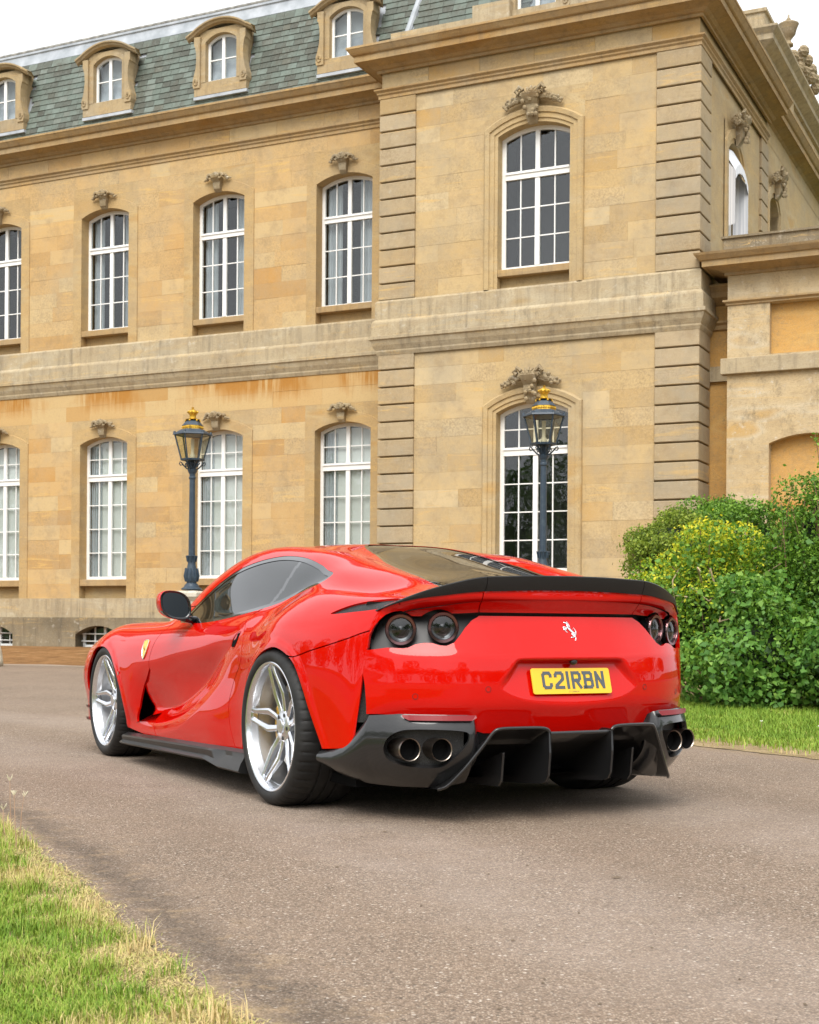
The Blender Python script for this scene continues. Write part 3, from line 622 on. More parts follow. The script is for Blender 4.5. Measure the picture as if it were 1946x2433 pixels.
def _slate_geo(wd, ln, th):
    return ([(0, 0, 0), (wd, 0, 0), (wd, ln, 0), (0, ln, 0), (0, 0, th), (wd, 0, th), (wd, ln, th * .3), (0, ln, th * .3)],
            [(0, 3, 2, 1), (4, 5, 6, 7), (0, 1, 5, 4), (1, 2, 6, 5), (2, 3, 7, 6), (3, 0, 4, 7)])
DX = [cx - .03 for cx in WX]
slates(roof, -44, 1.3, RB, sa, 2.62, .158, lambda x, z: any(abs(x - d) < .66 for d in DX) and 13.45 < z < 14.8, 300, random.Random(9))
def dormer(parent, cx, yf, zb, hw=.43, sc=1.):
    """stone dormer: scrolled cheeks, segmental hood, two-light window"""
    d = empty('dormer', (cx, yf, zb), 0, parent)
    z0, zs, za = .27, 1.20, 1.37
    s = MB(); surround(s, 0, 0, (hw, z0, zs, za), (hw + .14, z0, zs + .03, za + .12), [(0, .03), (.9, .03)], .16, za + .13)
    s.box(-.60, -.57, 0, .4, 0, 1.5); s.box(.57, .60, 0, .45, 0, 1.5); s.box(-.72, .72, -.06, .2, -.05, .14); s.box(-.64, .64, -.02, .2, .14, z0 + .002)
    s.build('dormer_front', M['dorm'], d)
    for sx in (-1, 1):
        P = [(0, .14), (.22, .14), (.25, .22), (.24, .34), (.19, .46), (.14, .62), (.12, .8), (.13, .98), (.17, 1.12), (.20, 1.14), (.20, 1.34), (0, 1.34)]
        c = MB(); c.poly([(sx * (.55 + a * .8), b) for a, b in P], -.09, .14)
        for t in range(9): pass
        c.tube([(sx * (.66 + .065 * math.cos(a) * (1 - a / 16)), -.10, .27 + .085 * math.sin(a) * (1 - a / 16)) for a in [i * .75 for i in range(14)]], .016, 6)
        c.build('scroll', M['dorm'], d)
    A = arc(.74, 1.36, 1.60, 15); n = len(A)
    V = []
    PR = [(-.10, 0.), (-.12, .03), (-.16, .055), (-.16, .09), (.0, .105), (.46, .08)]
    A = [(-.90, 1.28), (-.80, 1.335)] + A + [(.80, 1.335), (.90, 1.28)]; n = len(A)
    for dy, dz in PR: V += [(x * (1 + (dz - .05) * .2) * (1 if dy < .3 else .80), dy if dy < .3 else dy - .1 * abs(x), (z if dy < .3 else min(z, 1.56)) + dz) for x, z in A]
    V += [(x, -.02, z - .03) for x, z in A]
    F = [(k * n + i, k * n + i + 1, (k + 1) * n + i + 1, (k + 1) * n + i) for k in range(len(PR) - 1) for i in range(n - 1)]
    k = len(PR); F += [(i, i + 1, k * n + i + 1, k * n + i) for i in range(n - 1)]
    F += [(0, n, 2 * n, 3 * n, 4 * n, 5 * n), (n - 1, 2 * n - 1, 3 * n - 1, 4 * n - 1, 5 * n - 1, 6 * n - 1)]
    MB().add(V, F).build('hood', M['dorm'], d)
    MB().box(-.74, .74, -.06, .2, -.13, -.06).build('lead_apron', M['lead'], d)
    o = window(d, 0, .10, hw, z0, zs, za, (9, 9), 2, 1, 'curtain', cols=1, fw=.06) if 0 else None
    return d
def dormer_window(d, hw=.43):
    z0, zs, za = .27, 1.20, 1.37; y = .10; fw = .06; iw = hw - fw
    mb = MB(); A = arch_path(hw, z0, zs, za); n = len(A); B = [(-iw, z0 + fw)] + arc(iw, arch_z(iw, hw, zs, za) - fw, za - fw) + [(iw, z0 + fw)]; V = []
    for pth, yy in ((A, y), (B, y), (B, y + .05)): V += [(a, yy, b) for a, b in pth]
    mb.add(V, [(k * n + i, k * n + i + 1, (k + 1) * n + i + 1, (k + 1) * n + i) for k in range(2) for i in range(n - 1)] + [(0, n, 2 * n - 1, n - 1), (n, 2 * n, 3 * n - 1, 2 * n - 1)])
    top = lambda x: arch_z(min(abs(x), iw), hw, zs, za) - fw
    mb.box(-.04, .04, y - .01, y + .045, z0 + fw, top(.04)); zm = .80
    for a, b in ((-iw, -.04), (.04, iw)): mb.box(a, b, y + .005, y + .04, zm - .012, zm + .012)
    o = mb.build('window', M['white'], d)
    for a, b in ((-iw, -.04), (.04, iw)):
        MB().poly([(a, z0 + fw), (b, z0 + fw), (b, zm), (a, zm)], y + .022, y + .027).build('pane', M['pane'], o)
        xs = [b + (a - b) * i / 4 for i in range(5)]
        MB().poly([(a, zm), (b, zm)] + [(x, top(x)) for x in xs], y + .022, y + .027).build('pane', M['pane'], o)
    MB().box(-hw, hw, y + .22, y + .23, z0, za).build('room', M['curtain'], o)
for cx in DX[8:]: dormer_window(dormer(house, cx, .10, 13.36))
for cx in DX[:8]: dormer(house, cx, .02, 13.36)

# ---------------------------------------------------------------- corner pavilion
PY, PX0, PX1 = -1.4, .70, 7.43
pav = empty('corner_pavilion', HO, HA); tag(pav, 'projecting buff stone corner pavilion with banded quoins and one tall window per floor', 'building')
W = MB(); pc = 4.105; ph = .765
for a, b in ((PX0, pc - ph - .02), (pc + ph + .02, PX1 - .02)): W.box(a, b, PY + .04, PY + .5, 0, 12.7)
for a, b in ((0, 1.47), (5.42, 7.63), (10.95, 12.7)): W.box(pc - ph - .02, pc + ph + .02, PY + .045, PY + .5, a, b)
W.box(PX0, PX0 + .4, PY + .5, 0.1, 0, 12.7)
# receding flank, pierced by its windows
FW = [(1.56, .62), (5.6, .55)]
ys = [PY + .5]
for yc, hh in FW: ys += [yc - hh, yc + hh]
ys += [14.]
for a, b in zip(ys[0::2], ys[1::2]): W.box(PX1 - .5, PX1 - .02, a, b, 0, 12.7)
for yc, hh in FW: W.box(PX1 - .5, PX1 - .02, yc - hh, yc + hh, 10.95, 12.7); W.box(PX1 - .5, PX1 - .02, yc - hh, yc + hh, 0, 8.0)
pwall = W.build('wall', M['pav_b'], pav)
pl = [1.47 + .363 * i for i in range(15)]; pl[-1] = 6.55
pu = zu
pz = [(pc - 1.06, pc + 1.06, 1.47, pl[12]), (pc - 1.06, pc + 1.06, 7.64, pu[11])]
rr = random.Random(21); allv = lambda a, b: True
courses(pwall, PX0 + .80, PX1 - .82, PY, pl, pz, M['pav'], allv, rr, rustz=6.6)
courses(pwall, PX0 + .80, PX1 - .82, PY, pu, pz, M['pav'], allv, rr)
frieze_blocks(pwall, PX0, PX1, PY, M['pav'], -99)
for lv in (pl, pu):
    for z0, z1 in zip(lv[:-1], lv[1:]):
        for a, b, ymax in ((PX0 - .03, PX0 + .80, PY + .1), (PX1 - .82, PX1 + .045, PY + .82)):
            o = MB().box(a, b, PY - .045, ymax, z0 + .016, z1 - .016).build('quoin', M['quoin'], pav); bevel(o, .012, 1)
for key, rows, rup, fill, tr in (('lo', 4, 2, 'none', (4.30, 4.46)), ('up', 3, 1, 'none', (9.88, 10.03))):
    zb, zsl, z0, zs, za, oa = SILLS[key]; za -= .06; zs = za - .20
    s = MB(); surround(s, pc, PY, (ph, zb, zs, za), (1.06, zb, zs + .16, oa), [(0, .02), (.22, .02), (.25, .045), (.55, .045), (.58, .075), (.86, .09), (.96, .06)], .30, pl[12] if key == 'lo' else pu[11])
    s.build('window_surround', M['pav_b'], pav)
    q = MB(); q.box(pc - ph, pc + ph, PY + .18, PY + .22, zb - .02, zsl)
    q.build('apron', M['pav_b'], pav)
    bevel(MB().box(pc - ph + .002, pc + ph - .002, PY - .015, PY + .34, zsl, z0 - .02).build('sill', M['corn'], pav), .012, 2)
    window(pav, pc, PY + .22, ph, z0 - .015, zs, za, tr, rows, rup, fill, fw=.085)
    keystone(pav, pc, PY - .05, za - .06, oa + .22, True, 'cartouche')
PATH = [(PX0 - .03, .2), (PX0 - .03, PY - .03), (PX1 + .03, PY - .03), (PX1 + .03, 4.0)]
MB().sweep([(PX0 - .03, .0), (PX0 - .03, PY - .03), (PX1 + .03, PY - .03), (PX1 + .03, -.55)], STRING).build('string_course', M['string'], pav)
MB().sweep(PATH[:3] + [(PX1 + .03, 4.6)], FRIEZE).build('frieze_moulding', M['corn'], pav)
MB().sweep(PATH[:3] + [(PX1 + .03, 4.9)], CORN).build('cornice', M['corn'], pav)
MB().sweep([(PX1 - .12, 4.9), (PX1 - .12, 14)], CORN).build('cornice', M['corn'], pav)
MB().sweep([(PX1 - .12, 4.6), (PX1 - .12, 14)], FRIEZE).build('frieze_moulding', M['corn'], pav)
MB().box(PX0 - .06, PX1 + .06, PY - .14, PY + .3, -.3, 1.0).build('plinth', M['plinth'], pav)
MB().box(PX0 - .04, PX1 + .04, PY - .08, PY + .3, 1.0, 1.47).build('plinth_course', M['string'], pav)
# flank: quoined strip, two windows with keystones
for z0, z1 in zip(pu[:-1], pu[1:]): bevel(MB().box(PX1 - .03, PX1 + .035, 4.10, 4.85, z0 + .016, z1 - .016).build('quoin', M['quoin'], pav), .01, 1)
for yc, hh in FW:
    f = empty('flank_window', (PX1, yc, 0), R(90), pav)      # local x runs into the house, local -y faces right
    s = MB(); surround(s, 0, 0, (hh, 8.0, 10.62, 10.9), (hh + .25, 7.7, 10.75, 11.2), [(0, .02), (.3, .02), (.34, .05), (.96, .05)], .3, 11.21); s.build('window_surround', M['pav_b'], f)
    keystone(f, 0, -.05, 10.85, 11.4, True, 'cartouche')
    g = MB(); g.box(-hh, -hh + .07, .2, .26, 8.0, 10.8); g.box(hh - .07, hh, .2, .26, 8.0, 10.8); g.box(-.04, .04, .2, .26, 8.0, 10.85); g.box(-hh, hh, .2, .26, 9.85, 10.0); g.box(-hh, hh, .2, .26, 8., 8.08)
    g.build('frame', M['white'], f)
    MB().box(-hh, hh, .23, .235, 8.0, 10.85).build('pane', M['pane'], f); MB().box(-hh - .2, hh + .2, .45, .47, 7.8, 11.1).build('room', M['room'], f)
# frilled white awning in the first flank window
t = NT('striped_awning'); M['awn'] = t.set(color=t.mix(t.mr(t.math('SINE', t.math('MULTIPLY', t.n('SeparateXYZ').outputs[0] if 0 else t.noise(t.mapped(t.obj(), (9, 1, .01)), 6, 0), 40)), -.4, .4), (.80, .81, .83), (.62, .64, .68)), rough=.8).m
aw = MB(); V = []; n = 21
A = arc(.60, 10.6, 10.86, n)
for k, (yy, dz) in enumerate(((.16, 0.), (.02, -.10), (-.16, -.42))): V += [(x, yy, z + dz) for x, z in A]
V += [(x, -.165 + .006 * math.sin(i * 2.2), z - .42 - .17 - .03 * abs(math.sin(i * 1.57))) for i, (x, z) in enumerate(A)]
F = [(k * n + i, k * n + i + 1, (k + 1) * n + i + 1, (k + 1) * n + i) for k in range(3) for i in range(n - 1)]
aw.add(V, F)
for sx in (-1, 1): aw.add([(sx * .60, .16, 10.6), (sx * .60, -.16, 10.18), (sx * .60, -.16, 9.1), (sx * .60, .05, 9.05), (sx * .60, .16, 9.2)], [(0, 1, 2, 3, 4)])
awo = aw.build('awning', M['awn'], None); awo.location = (Matrix.Translation(HO) @ Matrix.Rotation(HA, 4, 'Z')) @ Vector((PX1, 1.56, 0)); awo.rotation_euler = (0, 0, HA + R(90))
tag(awo, 'white scalloped awning over the pavilion flank window below the carved keystone', 'awning')
# roof over the pavilion
MB().sweep([(PX0 + .12, .3), (PX0 + .12, PY + .15), (PX1 - .15, PY + .15), (PX1 - .15, 5.)], [(0, 12.8), (0, 13.30), (-.3, 13.33)]).build('blocking_course', M['string'], pav)
MB().box(2.75, 3.56, PY - .01, PY + .6, 13.0, 13.47).build('dormer_pedestal', M['string'], pav)
rf = MB(); b0, b1 = PY + .35, PY + 1.2; zb0, zb1 = 13.1, 16.2; xl0, xl1 = PX0 + .35, PX0 + 1.05; xr0, xr1 = PX1 - .35, PX1 - 1.6
rf.add([(xl0, b0, zb0), (xr0, b0, zb0), (xr1, b1, zb1), (xl1, b1, zb1), (xl0, 4, zb0), (xl1, 4, zb1), (xr0, 12, zb0), (xr1, 12, zb1)], [(0, 1, 2, 3), (4, 0, 3, 5), (1, 6, 7, 2), (3, 2, 7, 5)])
proof = rf.build('roof', M['lead'], pav)
an = math.atan2(zb1 - zb0, b1 - b0)
slates(proof, xl0, 3.6, (b0 - .01, zb0), an, 1.5, .15, lambda x, z: x < xl0 + (z - zb0) * .22, 150, random.Random(4), (.24, .34), key=lambda x: x)
MB().tube([(xl0 - .02, b0 - .02, zb0), (xl1, b1, zb1)], [.075, .06], 8).build('hip_roll', M['lead'], proof)
pd = dormer(pav, 4.04, PY + .22, 13.02); pd.scale = (1.0, 1, 1); dormer_window(pd)

# ---------------------------------------------------------------- low side wing with blind arch
LY = -1.2
low = empty('side_wing', HO, HA); tag(low, 'low single storey stone wing with sunk panel and blind arch behind the shrubs', 'building')
k = MB(); x0, x1 = 7.95, 15.; n0, n1 = 8.74, 10.25; nc = (n0 + n1) / 2; nh = (n1 - n0) / 2
k.box(x0, n0, LY, LY + .6, -.2, 7.55); k.box(n1, x1, LY, LY + .6, -.2, 7.55); k.box(n0, n1, LY, LY + .6, 5.62, 5.97); k.box(n0, n1, LY, LY + .6, 6.93, 7.55); k.box(n0, n1, LY, LY + .6, -.2, 1.)
n = 15; A = arc(nh, 4.30, 4.46, n)
k.add([(nc + a, LY, z) for a, z in A] + [(nc + a, LY, 5.62) for a, z in A] + [(nc + a, LY + .25, z) for a, z in A], [(i, i + 1, n + i + 1, n + i) for i in range(n - 1)] + [(i, i + 1, 2 * n + i + 1, 2 * n + i) for i in range(n - 1)])
k.build('wall', M['low'], low)
MB().box(n0, n1, LY + .16, LY + .3, 5.97, 6.93).build('sunk_panel', M['niche'], low)
MB().box(n0, n1, LY + .22, LY + .3, 1, 4.6).build('blind_arch', M['niche'], low)
o = MB().box(x0 - .11, x1, LY - .10, LY + .1, 5.63, 5.93).build('band_course', M['string'], low); bevel(o, .01, 1)
LC = [(0, 7.5), (.05, 7.5), (.05, 7.55), (.10, 7.57), (.36, 7.63), (.40, 7.62), (.40, 7.73), (.44, 7.74), (.52, 7.82), (.54, 7.86), (.2, 7.9), (-.3, 7.92)]
MB().sweep([(x0, 0.4), (x0, LY), (x1, LY)], LC).build('cornice', M['corn'], low)
MB().sweep([(x0, 0.4), (x0, LY), (x1, LY)], [(0, 6.93), (.03, 6.94), (.03, 6.97), (.08, 7.0), (.08, 7.03), (0, 7.05)]).build('frieze_moulding', M['corn'], low)
MB().sweep([(x0 - .1, 1.2), (x0 - .1, LY + .05), (x1, LY + .05)], [(0, 7.9), (0, 8.22), (.04, 8.22), (.04, 8.26), (-.4, 8.27)]).build('parapet', M['plinth'], low)
# recessed link between pavilion and wing
lk = MB(); lk.box(PX1 - .02, x0 + .1, -.5, 0., -.2, 7.5); lk.build('link_wall', M['niche'], low)
MB().sweep([(PX1, -.5), (x0 + .1, -.5)], [(0, 6.62), (.05, 6.64), (.05, 6.72), (.1, 6.76), (.1, 6.80), (0, 6.82)]).build('string_course', M['corn'], low)
MB().sweep([(PX1, -.5), (x0 + .1, -.5)], [(0, 7.1), (.06, 7.12), (.25, 7.22), (.25, 7.32), (.33, 7.42), (.33, 7.46), (0, 7.5)]).build('cornice', M['corn'], low)
MB().box(PX1, x0 + .1, -.58, -.4, 5.63, 5.92).build('band_course', M['string'], low)

# ---------------------------------------------------------------- main block beyond, with parapet urns
blk = empty('main_block', HO, HA); tag(blk, 'tall pale stone main block rising behind the pavilion cornice', 'building')
bx = 7.05; by = 6.1
q = MB(); q.box(3., bx, by, 26, 8, 14.7); q.build('wall', M['low'], blk)
BC = [(0, 14.5), (.08, 14.52), (.08, 14.62), (.3, 14.75), (.3, 14.88), (.42, 15.0), (.42, 15.05), (.05, 15.1), (.05, 15.5), (.1, 15.52), (.1, 15.6), (-.4, 15.62)]
MB().sweep([(3., by), (bx, by), (bx, 26)], BC).build('cornice', M['string'], blk)
MB().box(bx - .02, bx + .08, 9.0, 9.6, 9, 14.5).build('pilaster', M['low'], blk)
for yc in (7.6, 11.6, 15.2):
    f = empty('flank_window', (bx, yc, 0), R(90), blk)
    s = MB(); s.box(-.5, .5, .01, .02, 11, 13.3) ; s.build('pane', M['room'], f)
    s = MB(); surround(s, 0, -.02, (.45, 11, 13.2, 13.5), (.7, 11, 13.3, 13.75), [(0, .05), (.96, .05)], .05, 13.76); s.build('window_surround', M['low'], f)
    keystone(f, 0, -.05, 13.45, 13.9)
def urn(y, h, lab):
    u = empty('stone_urn', (Matrix.Translation(HO) @ Matrix.Rotation(HA, 4, 'Z')) @ Vector((bx + .12, y, 15.62)), HA)
    tag(u, lab, 'urn')
    MB().lathe([(0, 0), (.20, 0), (.20, .10), (.13, .14), (.10, .25), (.17, .33), (.28, .47), (.33, .68), (.40, .85), (.42, .90), (.36, .93), (.28, .98), (.10, 1.05), (0, 1.06)], 20).build('body', M['carve'], u, True)
    MB().lathe([(.07, 1.04), (.10, 1.1), (.03, 1.2), (.05, 1.25), (0, 1.34)], 10).build('finial', M['carve'], u, True)
    u.scale = (h,) * 3
urn(8.6, .62, 'weathered stone urn with finial on the far right parapet')
o = MB()
rr = random.Random(2)
for i in range(26): blob(o, (rr.uniform(-.1, .25), rr.uniform(0, 2.4), rr.uniform(0, .5)), (.16, .2, .16), 7, 5)
o = o.build('parapet_carving', M['carve'], None); o.location = (Matrix.Translation(HO) @ Matrix.Rotation(HA, 4, 'Z')) @ Vector((bx + .02, 9.4, 15.55)); o.rotation_euler = (0, 0, HA)
tag(o, 'lumpy carved trophy on the parapet behind the stone urn', 'carving')
# ================================================================== shrubs
def leaf_mat(name, stops, trans=.34):
    t = NT(name); a = t.n('Attribute', attribute_name='tint').outputs['Fac']; c = t.ramp(a, stops)
    t.set(color=c, rough=.48, spec=.3)
    tr = t.n('BsdfTranslucent'); t.l(c, tr.inputs[0]); mx = t.n('MixShader'); mx.inputs[0].default_value = trans; t.l(t.b.outputs[0], mx.inputs[1]); t.l(tr.outputs[0], mx.inputs[2]); t.l(mx.outputs[0], t.o.inputs[0])
    return t.m
DARKG = [(0, (0.020, 0.049, 0.006)), (.25, (0.055, 0.133, 0.012)), (.5, (0.122, 0.249, 0.022)), (.75, (0.207, 0.371, 0.040)), (1, (0.329, 0.499, 0.080))]
LM = {'box': leaf_mat('box_leaf', [(0, (0.049, 0.081, 0.009)), (.3, (0.134, 0.209, 0.020)), (.65, (0.268, 0.348, 0.040)), (1, (0.415, 0.464, 0.080))]),
      'gold': leaf_mat('golden_tip_leaf', [(0, (0.030, 0.075, 0.007)), (.3, (0.098, 0.215, 0.015)), (.6, (0.207, 0.360, 0.030)), (.85, (0.561, 0.580, 0.030)), (1, (0.805, 0.696, 0.040))]),
      'ivy': leaf_mat('ivy_leaf', [(0, (0.020, 0.058, 0.009)), (.3, (0.067, 0.180, 0.026)), (.65, (0.146, 0.313, 0.050)), (1, (0.305, 0.487, 0.100))]),
      'dark': leaf_mat('evergreen_leaf', DARKG)}
M['twig'] = simple('brown_twig', (.19, .12, .065), .85)
def leaves_mesh(name, P, N, size, tint, mat, rg, ivy=False):
    """one leaf = folded rhombus (or five-lobed ivy leaf), oriented loosely outwards"""
    n = len(P); up = rg.normal(size=(n, 3)); D = N + up * .95; D /= np.linalg.norm(D, axis=1, keepdims=True)
    T = np.cross(D, rg.normal(size=(n, 3))); T /= np.linalg.norm(T, axis=1, keepdims=True) + 1e-9; B = np.cross(D, T)
    if ivy: shape = [(-.55, 0, 0), (-.15, -.55, .06), (.25, -.32, .02), (.75, 0, -.06), (.25, .32, .02), (-.15, .55, .06)]; fc = [(0, 1, 2), (0, 2, 3), (0, 3, 4), (0, 4, 5)]
    else: shape = [(-.6, 0, 0), (0, -.34, .10), (.6, 0, -.04), (0, .34, .10)]; fc = [(0, 1, 2), (0, 2, 3)]
    S = np.array(shape); k = len(S)
    V = P[:, None, :] + size[:, None, None] * (S[None, :, 0, None] * T[:, None, :] + S[None, :, 1, None] * B[:, None, :] + S[None, :, 2, None] * D[:, None, :])
    tri = (np.arange(n)[:, None, None] * k + np.array(fc)[None]).reshape(-1, 3)
    me_ = bpy.data.meshes.new(name); me_.vertices.add(n * k); me_.vertices.foreach_set('co', V.reshape(-1).astype('f')); me_.loops.add(tri.size); me_.loops.foreach_set('vertex_index', tri.reshape(-1).astype('i')); me_.polygons.add(len(tri)); me_.polygons.foreach_set('loop_start', np.arange(0, tri.size, 3, dtype='i')); me_.update(calc_edges=True)
    me_.attributes.new('tint', 'FLOAT', 'POINT').data.foreach_set('value', np.repeat(tint, k).astype('f')); me_.materials.append(mat); return me_
def bush(name, c, rad, n, leaf, kind, label, seed, lobes=34, lobe=(.22, .42), depth=.11, gold=0., ivy=None, sprays=0, twigs=0):
    """lumpy shrub: leaf shells round many lobes spread over an ellipsoid, twigs inside"""
    rg = np.random.default_rng(seed); c = np.array(c, float); rad = np.array(rad, float)
    b = empty(name, (c[0], c[1], 0)); tag(b, label, 'shrub')
    base = np.array([c[0], c[1], 0])
    d = rg.normal(size=(lobes, 3)); d /= np.linalg.norm(d, axis=1, keepdims=True); d[:, 2] = np.where(d[:, 2] < -.75, -d[:, 2], d[:, 2])
    C = d * rad * rg.uniform(.64, .90, (lobes, 1)); Rl = rg.uniform(*lobe, lobes) * rad.mean() * 1.05
    C = np.vstack([C, d[: lobes // 3] * rad * .35]); Rl = np.concatenate([Rl, np.full(lobes // 3, rad.mean() * .5)])
    pick = rg.choice(len(C), n, p=(Rl ** 2) / (Rl ** 2).sum()); dd = rg.normal(size=(n, 3)); dd /= np.linalg.norm(dd, axis=1, keepdims=True); dd[:, 2] = np.abs(dd[:, 2]) * np.where(rg.random(n) < .78, 1, -1)
    rr_ = 1 - np.abs(rg.normal(0, depth, n)); P = C[pick] + dd * (Rl[pick] * rr_)[:, None]
    # ragged surface
    P += dd * (.05 * rg.standard_normal(n) * (rg.random(n) < .35))[:, None]
    W = P + c; k = W[:, 2] > .03; P, dd, pick, rr_ = P[k], dd[k], pick[k], rr_[k]; W = W[k]; n = len(P)
    lobe_t = rg.normal(0, .10, len(C)); tint = .42 + lobe_t[pick] + rg.normal(0, .17, n) + .12 * dd[:, 2]
    if gold: tint = tint + gold * np.clip((P[:, 2] / rad[2]), 0, 1) ** 1.5 * (rg.random(n) < .75) * np.clip(rr_ * 6 - 5., 0, 1) * (P[:, 0] < rad[0] * .35)
    size = leaf * rg.uniform(.65, 1.35, n); loc = W - base
    link('foliage', leaves_mesh('foliage', loc, dd, size, np.clip(tint, 0, 1), LM[kind], rg), b)
    if ivy:
        m = ivy; q = rg.normal(size=(m, 3)); q /= np.linalg.norm(q, axis=1, keepdims=True); q[:, 1] = -np.abs(q[:, 1]); pk = rg.choice(len(C), m); Pi = C[pk] + q * (Rl[pk] * rg.uniform(.98, 1.10, m))[:, None]; Wi = Pi + c; kk = (Wi[:, 2] > .06); 
        link('ivy', leaves_mesh('ivy', (Wi - base)[kk], q[kk] + [0, -.6, .3], rg.uniform(.028, .066, m)[kk], np.clip(rg.normal(.55, .2, m), 0, 1)[kk], LM['ivy'], rg, True), b)
    # upright leafy sprays
    for i in range(sprays):
        x, y = rg.uniform(-.8, .8) * rad[0], -rg.uniform(0, .8) * rad[1]; z0 = c[2] + rad[2] * rg.uniform(-.2, .45); h = rg.uniform(.45, .95) * rad[2] * .9; lx, ly = rg.uniform(-.18, .12), rg.uniform(-.1, .1)
        p0 = np.array([x, y, z0]); MB().tube([p0, p0 + [lx * .5, ly * .5, h * .55], p0 + [lx, ly, h]], [.008, .006, .003], 5).build('spray', M['twig'], b)
        t = rg.random(70); Q = p0 + np.column_stack([lx * t, ly * t, h * t]) + rg.normal(0, .025, (70, 3)); link('spray_leaves', leaves_mesh('spray_leaves', Q, rg.normal(size=(70, 3)), leaf * rg.uniform(.8, 1.4, 70), np.clip(rg.normal(.6, .15, 70), 0, 1), LM[kind], rg), b)
    tw = MB()
    for i in range(16):
        e_ = d[i % lobes] * rad * rg.uniform(.75, 1.0); e_ = e_ + [0, 0, c[2]]; s_ = np.array([rg.uniform(-.15, .15), rg.uniform(-.1, .1), 0.]); mid = (s_ + e_) / 2 + rg.normal(0, .10, 3)
        if e_[2] < .1: e_[2] = .3
        tw.tube([s_, mid, e_], [.03, .016, .006], 5)
    tw.build('branches', M['twig'], b)
    for i in range(twigs):      # bare bits of branch showing at the surface
        q = rg.normal(size=3); q[1] = -abs(q[1]) - .6; q[2] = abs(q[2]) * .6; q /= np.linalg.norm(q); s_ = q * rad * .80 + [0, 0, c[2]]; a_ = rg.normal(0, 1, 3) * .16; b_ = a_ + rg.normal(0, 1, 3) * .10
        MB().tube([s_, s_ + a_ + q * .10, s_ + b_ + q * .16], [.011, .008, .004], 5).build('bare_twig', M['bare'], b)
    # near-black core painting the shade deep between the leaves
    ht = MB(); V0 = []; blob(ht, (0, 0, c[2]), tuple(rad * .62), 14, 9); ht.build('shade_core', M['heart'], b)
    return b
M['bare'] = simple('bare_wood', (.40, .30, .19), .8)
M['heart'] = simple('shrub_core_shade', (.010, .020, .006), .95)  # painted shade colour for the solid shrub cores
bush('round_shrub', (3.14, 17.0, 1.72), (.60, .6, .52), 20000, .032, 'box', 'rounded olive green clipped shrub against the pavilion wall', 1, 30, (.24, .36))
bush('clipped_shrub', (4.02, 17.6, 1.88), (.86, .6, .50), 20000, .038, 'dark', 'mid green shrub behind the golden tipped one with bare branches showing', 2, 34, twigs=7)
bush('golden_shrub', (3.30, 15.1, .97), (.98, .85, .95), 42000, .034, 'gold', 'yellow tipped bushy shrub directly behind the car tail', 3, 52, (.20, .34), gold=.55, ivy=900, twigs=16)
bush('ivy_shrub', (3.62, 14.25, .58), (1.0, .75, .72), 34000, .036, 'dark', 'low ivy covered shrub beside the right hand exhaust', 4, 46, (.20, .36), ivy=6000)
bush('upright_shrub', (4.30, 14.6, 1.38), (.66, .62, 1.22), 32000, .033, 'dark', 'tall upright shrub with leafy shoots at the right edge', 5, 46, (.20, .34), ivy=300, sprays=26)
bush('corner_shrub', (4.62, 13.2, .62), (.85, .7, .75), 26000, .038, 'ivy', 'bright green ivy mound at the lower right edge above the grass', 6, 36, (.22, .36), ivy=4200, sprays=6)
bush('edge_shrub', (6.2, 13.8, 1.1), (1.2, .9, 1.3), 12000, .06, 'dark', 'dark shrub continuing the hedge beyond the right edge', 7, 40)
# ---- wood beyond the lawn behind and left of the photographer: seen mirrored in the paint
rg = np.random.default_rng(77); PP = []; NN = []; TT = []; SZ = []
def crown(x, y, r, h, n=4200):
    k = 16; d = rg.normal(size=(k, 3)); d /= np.linalg.norm(d, axis=1, keepdims=True); C = d * [r * .7, r * .7, h * .34] + [x, y, h * .58]; q = rg.normal(size=(n, 3)); q /= np.linalg.norm(q, axis=1, keepdims=True); pk = rg.integers(0, k, n)
    PP.append(C[pk] + q * (r * .45)); NN.append(q); TT.append(np.clip(.4 + rg.normal(0, .15, n), 0, 1)); SZ.append(rg.uniform(.28, .6, n))
for i in range(30):
    a = R(-25 + 9.6 * i * 30 / 30); dist = 44 + 14 * rg.random(); x, y = -math.cos(a) * dist * 1.0, -math.sin(a) * dist
    if -math.sin(a) * dist > 26: continue
    crown(x, y, rg.uniform(4.5, 7.0), rg.uniform(7, 13))
P_, N_, T_, S_ = (np.concatenate(q) for q in (PP, NN, TT, SZ))
tag(link('far_wood', leaves_mesh('far_wood', P_, N_, S_, T_, LM['dark'], rg)), 'distant wood across the lawn mirrored in the red paint', 'wood', kind='stuff')
# ================================================================== lamp standards on stone piers
t = NT('navy_iron_paint'); M['iron'] = t.set(color=t.mix(t.mr(t.noise(t.pos(), 14, 5), .5, .75, 0, .6), (.022, .040, .062), (.06, .085, .10)), rough=.42, spec=.5, normal=t.bump(t.noise(t.pos(), 70, 3), .25, .004)).m
t = NT('worn_gilding'); M['gold'] = t.set(color=t.mix(t.mr(t.noise(t.pos(), 25, 5), .45, .7), (.72, .45, .06), (.30, .17, .03)), metal=.85, rough=.35).m
M['lglass'] = glass_mat('lantern_glass', (.90, .88, .76), .05)
M['candle'] = simple('frosted_chimney', (.60, .58, .50), .4)
def hexa(r0, r1, z0, z1, a0): return [(r0 * math.cos(a0 + math.pi / 3 * i), r0 * math.sin(a0 + math.pi / 3 * i), z0) for i in range(6)], [(r1 * math.cos(a0 + math.pi / 3 * i), r1 * math.sin(a0 + math.pi / 3 * i), z1) for i in range(6)]
